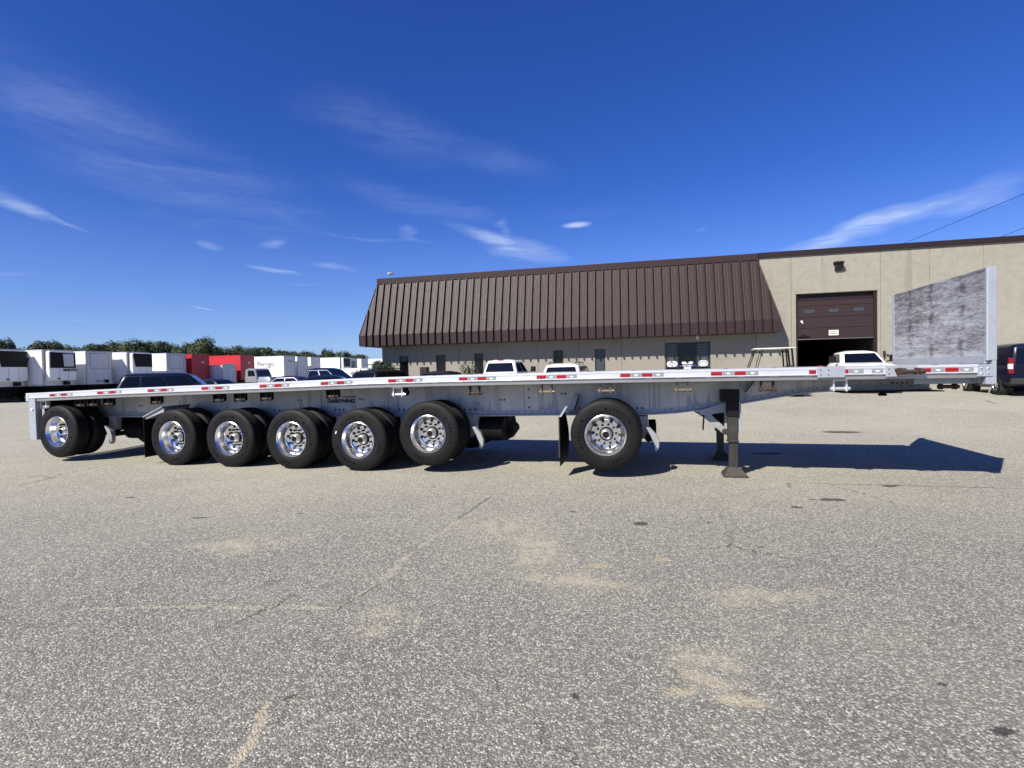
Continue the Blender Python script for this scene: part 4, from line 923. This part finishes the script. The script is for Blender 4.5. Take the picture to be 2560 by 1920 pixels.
def car(kind, label, cat, loc, heading, paint, name, group=None, trim=None, H=None, L=None, W=None, belt=None, rails=False, roof=None, glassm='tint', hub='alu', bed=True, tails=True):
    K = KIND[kind]; L, W = L or K['L'], W or K['W']; H = H or K['H']; hw = W / 2
    r = thing(name, label, cat, (loc[0], loc[1], gz(*loc)), math.atan2(heading[1], heading[0]), group)
    belt, hood = belt or K['belt'] * H / K['H'], (belt - .07) if belt else K['hood'] * H / K['H']
    cr, crt, cf, cft = [q * L for q in K['cab']]
    wr = .335 if kind in ('sedan', 'van') else .37 if kind != 'pickup' else .41
    # lower body, lofted along x
    xs = [-.5, -.49, -.46, -.38, -.25, -.10, .10, .25, .36, .45, .485, .5]
    vs = []; st = []
    for f in xs:
        x = f * L; e = max(0, abs(f) - .40) / .10
        w_ = hw * (1 - .10 * e ** 2)
        zt = belt if x < cf else belt + (hood - belt) * min(1, (x - cf) / (.06 * L + .01))
        if kind == 'pickup' and x < cr - .05: zt = min(zt, 1.14 * H / K['H'])
        if f > .44: zt -= .30 * ((f - .44) / .06) ** 2 * .6
        if f < -.47 and kind in ('sedan',): zt -= .06
        zb = .24 + (.10 if e > .5 else 0)
        st.append((x, [(-w_ * .86, zb), (-w_ * .985, zb + .12), (-w_, (zb + zt) * .5), (-w_ * .985, zt - .16), (-w_ * .93, zt - .04), (-w_ * .86, zt), (0, zt + (.02 if x > cf else 0)),
                       (w_ * .86, zt), (w_ * .93, zt - .04), (w_ * .985, zt - .16), (w_, (zb + zt) * .5), (w_ * .985, zb + .12), (w_ * .86, zb)]))
    body = sweep(st, paint, 'body', r, smooth=35)
    # cabin
    hb, ht = hw * .90, hw * .72 if kind not in ('van', 'cargo_van') else hw * .82
    def X(v): return cr + (crt - cr) * v, cf + (cft - cf) * v
    def hwv(v): return hb + (ht - hb) * v
    zc = lambda v: belt - .03 + (H - belt - .02) * v
    rings = []
    for v, ins in ((0, 0), (.45, 0), (.86, 0), (.95, .03), (1.0, .10), (1.035, .30)):
        a_, b_ = X(min(v, 1)); rings.append(rring(a_ + ins, b_ - ins, hwv(min(v, 1)) - ins, zc(v) if v <= 1 else H, .16))
    cab = MB().add(*ringloft(rings, False)).build('cabin', roof or paint, r, smooth=32)
    def wpt(u, v, s, off=.006):
        a_, b_ = X(v); return (a_ + (b_ - a_) * u, s * (hwv(v) + off), zc(v))
    v0, v1 = .10, .84
    for s in (-1, 1):
        if trim:
            u0, u1 = K['win'][0][0] - .01, K['win'][-1][1] + .01
            pts = [wpt(u0, v0 - .03, s, .004), wpt(u1, v0 - .03, s, .004), wpt(u1 - .03, v1 + .035, s, .004), wpt(u0 + .03, v1 + .035, s, .004)]
            MB().add(pts, [(0, 1, 2, 3)]).build('window_trim', trim, r, fix=False)
        for (u0, u1) in K['win']:
            pts = [wpt(u0, v0, s, .009), wpt(u1, v0, s, .009), wpt(u1 - (.03 if u1 > .85 else 0), v1, s, .009), wpt(u0 + (.03 if u0 < .2 else 0), v1, s, .009)]
            MB().add(pts, [(0, 1, 2, 3)]).build('side_window', glassm, r, fix=False)
        MB().tube((cf * .93 - .1, s * (hb + .02), belt + .02), (cf * .93 - .1, s * (hw + .10), belt + .08), .03, 6).box(cf * .93 - .16, cf * .93 - .04, *sorted((s * (hw + .05), s * (hw + (.30 if kind == 'pickup' else .24)))), belt + .02, belt + (.30 if kind == 'pickup' else .20)).build('mirror', 'black' if paint != 'silver' else paint, r, bevel=.03)
    def fpt(w_, v, front, off=.012):
        a_, b_ = X(v); return ((b_ + off) if front else (a_ - off), w_ * (hwv(v) - .13), zc(v))
    MB().add([fpt(-1, .06, 1), fpt(1, .06, 1), fpt(1, .85, 1), fpt(-1, .85, 1)], [(0, 1, 2, 3)]).build('windscreen', glassm, r, fix=False)
    if kind != 'cargo_van': MB().add([fpt(-1, .12, 0), fpt(1, .12, 0), fpt(1, .82, 0), fpt(-1, .82, 0)], [(0, 1, 2, 3)]).build('rear_window', glassm, r, fix=False)
    # wheels with dark arches
    wb = .295 * L
    for x in (-wb, wb * 1.05):
        for s in (-1, 1):
            y0 = s * (hw - .20); y1 = s * (hw + .004)
            MB().lathe([(s * (hw * .6), wr * 1.13), (s * (hw + .003), wr * 1.13), (s * (hw + .003), .02)], 28, 'y', (x, 0, wr)).build('wheel_arch', 'hole', r)
            wo_ = link('wheel', None, r)
            MB().lathe([(y0, wr * .62), (y0, wr * .9), (y0 + s * .03, wr), (y1, wr), (y1 + s * .02, wr * .92), (y1 + s * .02, wr * .66), (y1 - s * .02, wr * .62)], 28, 'y', (x, 0, wr)).build('tyre', 'rubber', wo_, smooth=40)
            rm = MB().lathe([(y1 + s * .018, wr * .65), (y1 + s * .012, wr * .60), (y1 - s * .03, wr * .56)], 28, 'y', (x, 0, wr))
            for k in range(9):
                t = 2 * math.pi * k / 9; ca, sa = math.cos(t), math.sin(t); q = .045
                rm.add([(x + ca * wr * .12 - sa * q, y1 - s * .005, wr + sa * wr * .12 + ca * q), (x + ca * wr * .12 + sa * q, y1 - s * .005, wr + sa * wr * .12 - ca * q), (x + ca * wr * .6 + sa * q * .6, y1 + s * .010, wr + sa * wr * .6 - ca * q * .6), (x + ca * wr * .6 - sa * q * .6, y1 + s * .010, wr + sa * wr * .6 + ca * q * .6)], [(0, 1, 2, 3)])
            rm.lathe([(y1 + s * .012, 0.001), (y1 + s * .012, wr * .15), (y1 - s * .01, wr * .17)], 14, 'y', (x, 0, wr))
            rm.build('rim', hub, wo_, fix=False)
    # lamps, bumpers
    zl = belt - .22
    for s in (-1, 1):
        if kind in ('van', 'cargo_van'):
            MB().box(-.5 * L - .012, -.5 * L + .10, *sorted((s * hw * .80, s * (hw * .965))), belt - .30, belt + .25).build('tail_light', 'tail', r, bevel=.02)
            MB().box(-.5 * L - .018, -.5 * L + .09, *sorted((s * hw * .84, s * (hw * .972))), belt - .14, belt + .04).build('reversing_light', 'lampw', r, bevel=.01)
        else: MB().box(-.5 * L - .01, -.46 * L, *sorted((s * hw * .72, s * (hw * .97))), zl - .16, zl + .12).build('tail_light', 'tail', r, bevel=.02)
        MB().box(.455 * L, .488 * L, *sorted((s * hw * .55, s * (hw * .94))), zl - .12, zl + .02).build('headlight', 'lampw', r, bevel=.02)
    MB().box(-.5 * L - .06, -.485 * L, -hw * .92, hw * .92, .38, .60).build('rear_bumper', 'plastic' if kind != 'pickup' else 'chrome', r, bevel=.03)
    MB().box(.47 * L, .5 * L + .05, -hw * .9, hw * .9, .34, .58).build('front_bumper', 'plastic', r, bevel=.03)
    MB().box(.488 * L, .5 * L + .012, -hw * .45, hw * .45, .62, .84).build('grille', 'hole', r, bevel=.01)
    if kind == 'pickup':
        bed_z = 1.14 * H / K['H']
        MB().box(-.485 * L, cr - .06, -hw * .78, hw * .78, bed_z + .003, bed_z + .006).build('bed_floor', 'hole', r)
        MB().box(-.5 * L + .01, cr - .03, -hw * .90, -hw * .80, bed_z - .03, bed_z + .04).box(-.5 * L + .01, cr - .03, hw * .80, hw * .90, bed_z - .03, bed_z + .04).box(-.5 * L, -.485 * L, -hw * .8, hw * .8, bed_z - .03, bed_z + .04).build('bed_rail', paint, r, bevel=.01)
        MB().box(crt + .01, crt + .07, -.16, .16, H - .045, H + .012).build('brake_light', 'tail', r, bevel=.01)
        MB().box(crt - .05, crt - .0, -ht * .8, ht * .8, H - .09, H - .06).build('roof_spoiler', paint, r)
    if rails:
        for s in (-1, 1):
            y = s * ht * .82; mb = MB(); mb.tube((crt + .25, y, H + .045), (cft - .2, y, H + .045), .02, 6)
            for q in (crt + .28, (crt + cft) / 2, cft - .25): mb.tube((q, y, H - .03), (q, y, H + .045), .018, 6)
            mb.build('roof_rail', 'black', r)
        MB().prism([(-.04, H - .01), (.04, H - .01), (0, H + .09)], 'y', -.015, .015).build('roof_antenna', 'black', r).location = (crt + .3, 0, 0)
    return r
def toward(deg): return (math.sin(R(deg)), math.cos(R(deg)))   # heading by compass angle, 0 = away from the camera
def loc(px, z): return at(px, z)
NOSE = toward(14)
CG = 'cars parked between trailer and building'
car('pickup', 'white crew-cab pickup seen from behind, parked nose-in to the office wall', 'pickup truck', at(1262, 26.6), toward(17), 'white_paint', 'pickup_truck', H=1.84, belt=1.18)
car('suv', 'white SUV with black roof rails, rear window to us, near the office windows', 'car', at(1426, 23.0), toward(16), 'white_paint', 'parked_car', CG, H=1.50, W=1.84, rails=True)
car('pickup', 'white pickup truck facing us in front of the open overhead door', 'pickup truck', at(2136, 23.0), (-.31, -.95), 'white_paint', 'pickup_truck', H=1.78, belt=1.26, L=5.0, W=1.86)
car('suv', 'dark navy SUV at left with sun glint on its rear corner', 'car', (-16.0, 25.0), (.93, .36), 'navy', 'parked_car', CG, H=1.77)
car('sedan', 'dark sedan roof between the navy SUV and the grey truck cab', 'car', (-19.2, 34.0), (.9, -.2), 'dark_blue', 'parked_car', CG, H=1.46)
car('sedan', 'purplish dark sedan with bright trim round its side windows', 'car', at(742, 34.5), (.98, -.12), 'purple', 'parked_car', CG, trim='chrome', H=1.47)
car('pickup', 'dark blue crew-cab pickup with bright window trim behind the purplish sedan', 'pickup truck', at(812, 31.5), (.97, -.22), 'dark_blue', 'pickup_truck', trim='chrome', H=1.86)
car('sedan', 'dark blue car in front of the dark pickup, only its smooth roof showing', 'car', at(835, 25.0), (.95, .2), 'dark_blue', 'parked_car', CG, H=1.38)
car('suv', 'black SUV with shiny silver-looking roof left of the office windows', 'car', at(975, 27.5), toward(24), 'car_black', 'parked_car', CG, H=1.56, W=1.86, L=4.5, rails=True)
car('sedan', 'low black car, its dark roof just clearing the deck beside the brown cabinet', 'car', at(1115, 25.5), toward(20), 'car_black', 'parked_car', CG, H=1.37)
car('van', 'white van far off behind the dark blue pickup', 'van', at(913, 43.), (.9, -.35), 'white_paint', 'van', H=1.95)
VH = (.40, .917)
car('van', 'dark navy van at the right edge of the frame, seen from its rear left corner', 'van', (17.36 + VH[0] * 1.30 + VH[1] * .90, 18.65 + VH[1] * 1.30 - VH[0] * .90), VH, 'navy', 'van', H=1.80, L=4.4, W=1.8, hub='chrome')
car('cargo_van', 'white van parked behind the navy van at the right edge', 'van', (24.3, 23.7), (.974, -.227), 'white_paint', 'van', H=1.86, W=1.9, L=5.0)
# medium-duty truck cab facing right
tk = thing('box_truck_cab', 'grey conventional truck cab with sloping hood in front of the lettered white trailer', 'truck', (*at(654, 54.5), 0), math.atan2(-.35, .93))
MB().add(*ringloft([rring(-1.2, .45, 1.05, 1.0, .15), rring(-1.2, .45, 1.05, 1.6, .15), rring(-1.15, .15, .98, 2.3, .15), rring(-1.0, .0, .85, 2.42, .2)])).build('cab', 'silver', tk, smooth=35)
MB().add(*ringloft([rring(.3, 2.2, .95, .6, .15), rring(.3, 2.15, .95, 1.2, .2), rring(.3, 1.9, .8, 1.52, .25)])).build('hood', 'silver', tk, smooth=35)
MB().prism([(-.7, 1.62), (.28, 1.62), (.08, 2.22), (-.7, 2.22)], 'y', -1.06, -1.045).build('side_window', 'tint', tk)
MB().add([(.46, -.85, 1.62), (.46, .85, 1.62), (.19, .8, 2.25), (.19, -.8, 2.25)], [(0, 1, 2, 3)]).build('windscreen', 'blind', tk)
MB().box(2.1, 2.3, -.95, .95, .45, .72).build('bumper', 'alu', tk, bevel=.03); MB().box(2.12, 2.2, -.5, .5, .8, 1.15).build('grille', 'black', tk)
for s in (-.85, .6): MB().box(2.0, 2.18, s, s + .28, .9, 1.1).build('headlight', 'lampw', tk, bevel=.02)
for s in (-1.0, .72): MB().lathe([(s, .3), (s, .45), (s + .28, .45), (s + .28, .3)], 20, 'y', (1.3, 0, .45)).build('wheel', 'rubber', tk)
MB().box(-5.5, -1.3, -1.0, 1.0, .7, 1.0).build('frame', 'black_steel', tk)
# golf cart
gx, gy = at(1934, 20.6)
gc = thing('golf_cart', 'cream-roofed golf cart parked left of the overhead door', 'golf cart', (gx, gy, gz(gx, gy) - .10), math.atan2(.36, -.93))
MB().add(*ringloft([rring(-.72, .72, .56, 1.95, .12), rring(-.77, .77, .60, 1.97, .15), rring(-.76, .76, .59, 1.99, .15), rring(-.66, .66, .50, 2.005, .15)])).build('roof', 'cream', gc, smooth=40)
for s in (-.55, .55):
    MB().tube((.66, s, 1.96), (1.05, s, .85), .018, 8).tube((.42, s, 1.96), (.70, s, .85), .014, 8).build('front_strut', 'black', gc)
    MB().tube((-.58, s, 1.98), (-.70, s, .6), .035, 8).tube((-.38, s, 1.98), (-.46, s, .8), .03, 8).build('rear_strut', 'black', gc)
MB().add(*ringloft([rring(-1.15, 1.15, .60, .35, .15), rring(-1.2, 1.2, .62, .55, .2), rring(-1.1, 1.05, .58, .70, .2)])).build('body', 'cream', gc, smooth=40)
MB().add(*ringloft([rring(.70, 1.15, .56, .6, .1), rring(.72, 1.0, .54, .98, .1)])).build('cowl', 'cream', gc, smooth=40)
MB().box(-.55, -.1, -.56, .56, .68, .82).build('seat', 'cream', gc, bevel=.04); MB().box(-.62, -.48, -.56, .56, .95, 1.32).build('backrest', 'plastic', gc, bevel=.05)
MB().tube((.75, -.28, .9), (.42, -.28, 1.18), .02, 8).tube((.43, -.28, 1.14), (.41, -.28, 1.20), .17, 18).build('steering_wheel', 'black', gc)
for x in (-.75, .78):
    for s in (-.62, .44): MB().lathe([(s, .10), (s, .2), (s + .02, .23), (s + .16, .23), (s + .18, .2), (s + .18, .10)], 20, 'y', (x, 0, .23)).build('wheel', 'rubber', gc)
# brown box on posts by the office wall
px_, py_ = at(1062, 29.0)
bb = thing('brown_cabinet', 'small brown two-door utility cabinet near the office wall', 'cabinet', (px_, py_, gz(px_, py_) - .02), BRZ)
MB().box(-.19, -.01, -.2, .2, .3, 1.62).box(.01, .19, -.2, .2, .3, 1.62).build('doors', 'brown_door', bb, bevel=.01); MB().box(-.2, .2, -.18, .22, 0, 1.66).build('casing', 'brown_trim', bb)

# ------------------------------------------------------------------ trees and bushes
def crown_mesh(name, rx, ry, rz, zc, n, leaf, mats, lobes=9, seed=0):
    rnd = random.Random(seed); L_ = []
    for i in range(lobes):
        a = rnd.uniform(0, 6.28); h = rnd.uniform(-.85, .75); rr = math.sqrt(max(0, 1 - h * h)) * rnd.uniform(.25, .72)
        L_.append((Vector((math.cos(a) * rr * rx, math.sin(a) * rr * ry, zc + h * rz * .8)), rnd.uniform(.30, .52), rnd.choice((0, 0, 1))))
    vs = []; fs = []; ms = []
    for i in range(n):
        c, s, mi = rnd.choice(L_); d = Vector((rnd.gauss(0, 1), rnd.gauss(0, 1), rnd.gauss(0, 1))).normalized() * (rnd.uniform(.55, 1.08))
        p = c + Vector((d.x * rx * s, d.y * ry * s, d.z * rz * s))
        nrm = (d + Vector((rnd.uniform(-.7, .7), rnd.uniform(-.7, .7), rnd.uniform(-.4, .9)))).normalized(); a_ = nrm.orthogonal().normalized(); b_ = nrm.cross(a_)
        ang = rnd.uniform(0, 6.28); u = a_ * math.cos(ang) + b_ * math.sin(ang); v = nrm.cross(u); l = leaf * rnd.uniform(.6, 1.4); k = len(vs)
        vs += [p - u * l, p - v * l * .6 + nrm * l * .1, p + u * l, p + v * l * .6]; fs.append((k, k + 1, k + 2, k + 3)); ms.append(mi if rnd.random() < .8 else 1 - mi)
    mb = MB(); mb.v = [tuple(q) for q in vs]; mb.f = fs; mb.m = ms
    return mb.mesh(name, mats, fix=False)
def trunk_mesh(h, r, seed=0):
    rnd = random.Random(seed); mb = MB(); mb.tube((0, 0, 0), (0, 0, h), r, 8, r * .5)
    for i in range(5):
        a = rnd.uniform(0, 6.28); z = h * rnd.uniform(.5, .95); mb.tube((0, 0, z), (math.cos(a) * h * .35, math.sin(a) * h * .35, z + h * .4), r * .35, 6, r * .12)
    return mb.mesh('trunk', 'bark')
CR = [crown_mesh('crown', 3.2, 3.2, 4.0, 7.3, 6500, .19, ['leaf1', 'leaf2'], 13, s) for s in range(4)]
CRL = [crown_mesh('crown', 3.2, 3.2, 4.2, 7.2, 6500, .19, ['leaf2', 'leaf1'], 14, 20 + s) for s in range(2)]
CON = crown_mesh('crown', 1.5, 1.5, 5.0, 6.6, 3000, .18, ['leaf1', 'leaf2'], 10, 40)
TK = trunk_mesh(6, .22)
TL = [(-25, 862, 0, 1.2), (14, 850, 0, .9), (42, 868, 0, 1.2), (75, 868, 0, 1.1), (100, 853, 0, 1.1), (121, 850, 0, 1.2), (145, 858, 0, 1.0), (168, 866, 1, .8), (196, 874, 0, 1), (222, 862, 0, 1.1), (243, 857, 1, 1.2), (266, 868, 0, 1.), (283, 854, 0, 1.2),
      (308, 857, 0, 1.3), (330, 861, 0, 1.), (350, 855, 0, 1.3), (372, 860, 0, 1.), (392, 857, 0, 1.3), (417, 854, 0, 1.4), (440, 861, 1, 1.), (460, 864, 1, 1.1), (482, 853, 0, 1.2), (504, 853, 1, 1.2), (523, 843, 1, 1.5), (545, 866, 0, 1.), (565, 871, 0, 1.), (590, 861, 1, 1.1), (612, 871, 0, 1.2),
      (630, 876, 0, 1.), (648, 879, 0, .9), (664, 871, 0, 1.4), (690, 879, 0, 1.), (702, 876, 2, .9), (718, 884, 0, 1.), (732, 880, 0, 1.), (752, 884, 0, 1.1), (772, 881, 0, 1.2), (790, 885, 0, 1.), (800, 887, 0, 1.), (814, 874, 2, 1.3), (827, 873, 2, 1.5), (840, 878, 2, 1.2), (853, 880, 2, 1.), (866, 878, 2, 1.1), (875, 883, 2, 1.), (888, 889, 0, 1.), (902, 888, 0, 1.)]
KN = ['dark broadleaf tree', 'lighter green tree', 'slim pointed tree']
def where(px):
    for lim, s in ((60, 'above the reefer trailer at the left edge'), (200, 'behind the MARTEN trailer'), (300, 'behind the ribbed trailer with plain nose panel'), (385, 'behind the ribbed reefer trailer'), (470, 'behind the ribbed trailer next to the red one'), (530, 'behind the first red trailer'), (640, 'behind the second red trailer'), (745, 'behind the Perrigo trailer'), (800, 'behind the plain white far trailers'), (2000, 'nearest the warehouse roof')):
        if px < lim: return s
cnt = {}
for (px, _, _k, _) in TL: cnt[(_k, where(px))] = cnt.get((_k, where(px)), 0) + 1
seen = {}; ORD = ['first', 'second', 'third', 'fourth', 'fifth', 'sixth', 'seventh']
for i, (px, py, k, ws) in enumerate(TL):
    Zt = 128 + (i * 37 % 23); hor = 927 - .0218 * (px - 1280); h = 1.6 + (hor - py) * Zt / 1300
    x, y = at(px, Zt); key = (k, where(px)); j = seen.get(key, 0); seen[key] = j + 1
    lab = KN[k] + ' ' + where(px) + ('' if cnt[key] == 1 else ', ' + ORD[j] + ' from left')
    t = thing('broadleaf_tree' if k < 2 else 'slim_tree', lab, 'tree', (x, y, 0), random.uniform(0, 6.28), 'trees on the skyline behind the trailers')
    me = (CR[i % 4] if k == 0 else CRL[i % 2] if k == 1 else CON); base = 11.1 if k < 2 else 11.2
    c = link('crown', me, t); s = h / base * 1.02; jx = random.uniform(.8, 1.12); c.scale = (ws * jx * (1.0 if k < 2 else .9), ws * jx, s * random.uniform(.94, 1.05))
    link('trunk', TK, t).scale = (1, 1, s * .9)
def bush(px, Zd, rad, h, leafs, lab, n=2600, leaf=.07):
    x, y = at(px, Zd); b = thing('bush', lab, 'shrub', (x, y, gz(x, y)))
    link('foliage', crown_mesh('foliage', rad, rad, h * .5, h * .52, n, leaf, leafs, 16, int(px)), b)
    MB().tube((0, 0, 0), (0, 0, h * .6), .04, 6).build('stem', 'bark', b)
bush(957, 31.0, .85, 2.2, ['leaf1', 'leaf1'], 'rounded dark green bush at the left corner of the office wall', 14000, .05)
bush(902, 33.0, 1.0, 1.75, ['leaf2', 'leaf3'], 'low olive green bush left of the black SUV roof', 4000)
bush(1169, 29.4, .62, 1.95, ['leaf3', 'leaf2'], 'thin brownish ornamental bush beside the white pickup', 1500, .05)

# ------------------------------------------------------------------ overhead wires beyond the roof at the right
def wire(p, q, sag, lab):
    p, q = Vector(p), Vector(q); mb = MB(); n = 14; pts = [p.lerp(q, i / n) - Vector((0, 0, sag * math.sin(math.pi * i / n))) for i in range(n + 1)]
    for a_, b_ in zip(pts, pts[1:]): mb.tube(a_, b_, .022, 5, cap=False)
    tag(mb.build('power_line', 'black'), lab, 'wire', 'overhead power lines above the right end of the roof')
# heights follow the sight lines over the coping
def sight(px, py, Zd):
    v = _F + (px - 1280) / 1300 * _Rt + (960 - py) / 1300 * _Up; return tuple(Vector((0, 0, 1.6)) + v * Zd)
wire(sight(2090, 675, 62), sight(2800, 384, 40), .12, 'upper overhead power line rising to the right above the roof')
wire(sight(2330, 655, 62), sight(2860, 455, 44), .08, 'lower short overhead power line at the right edge above the roof')
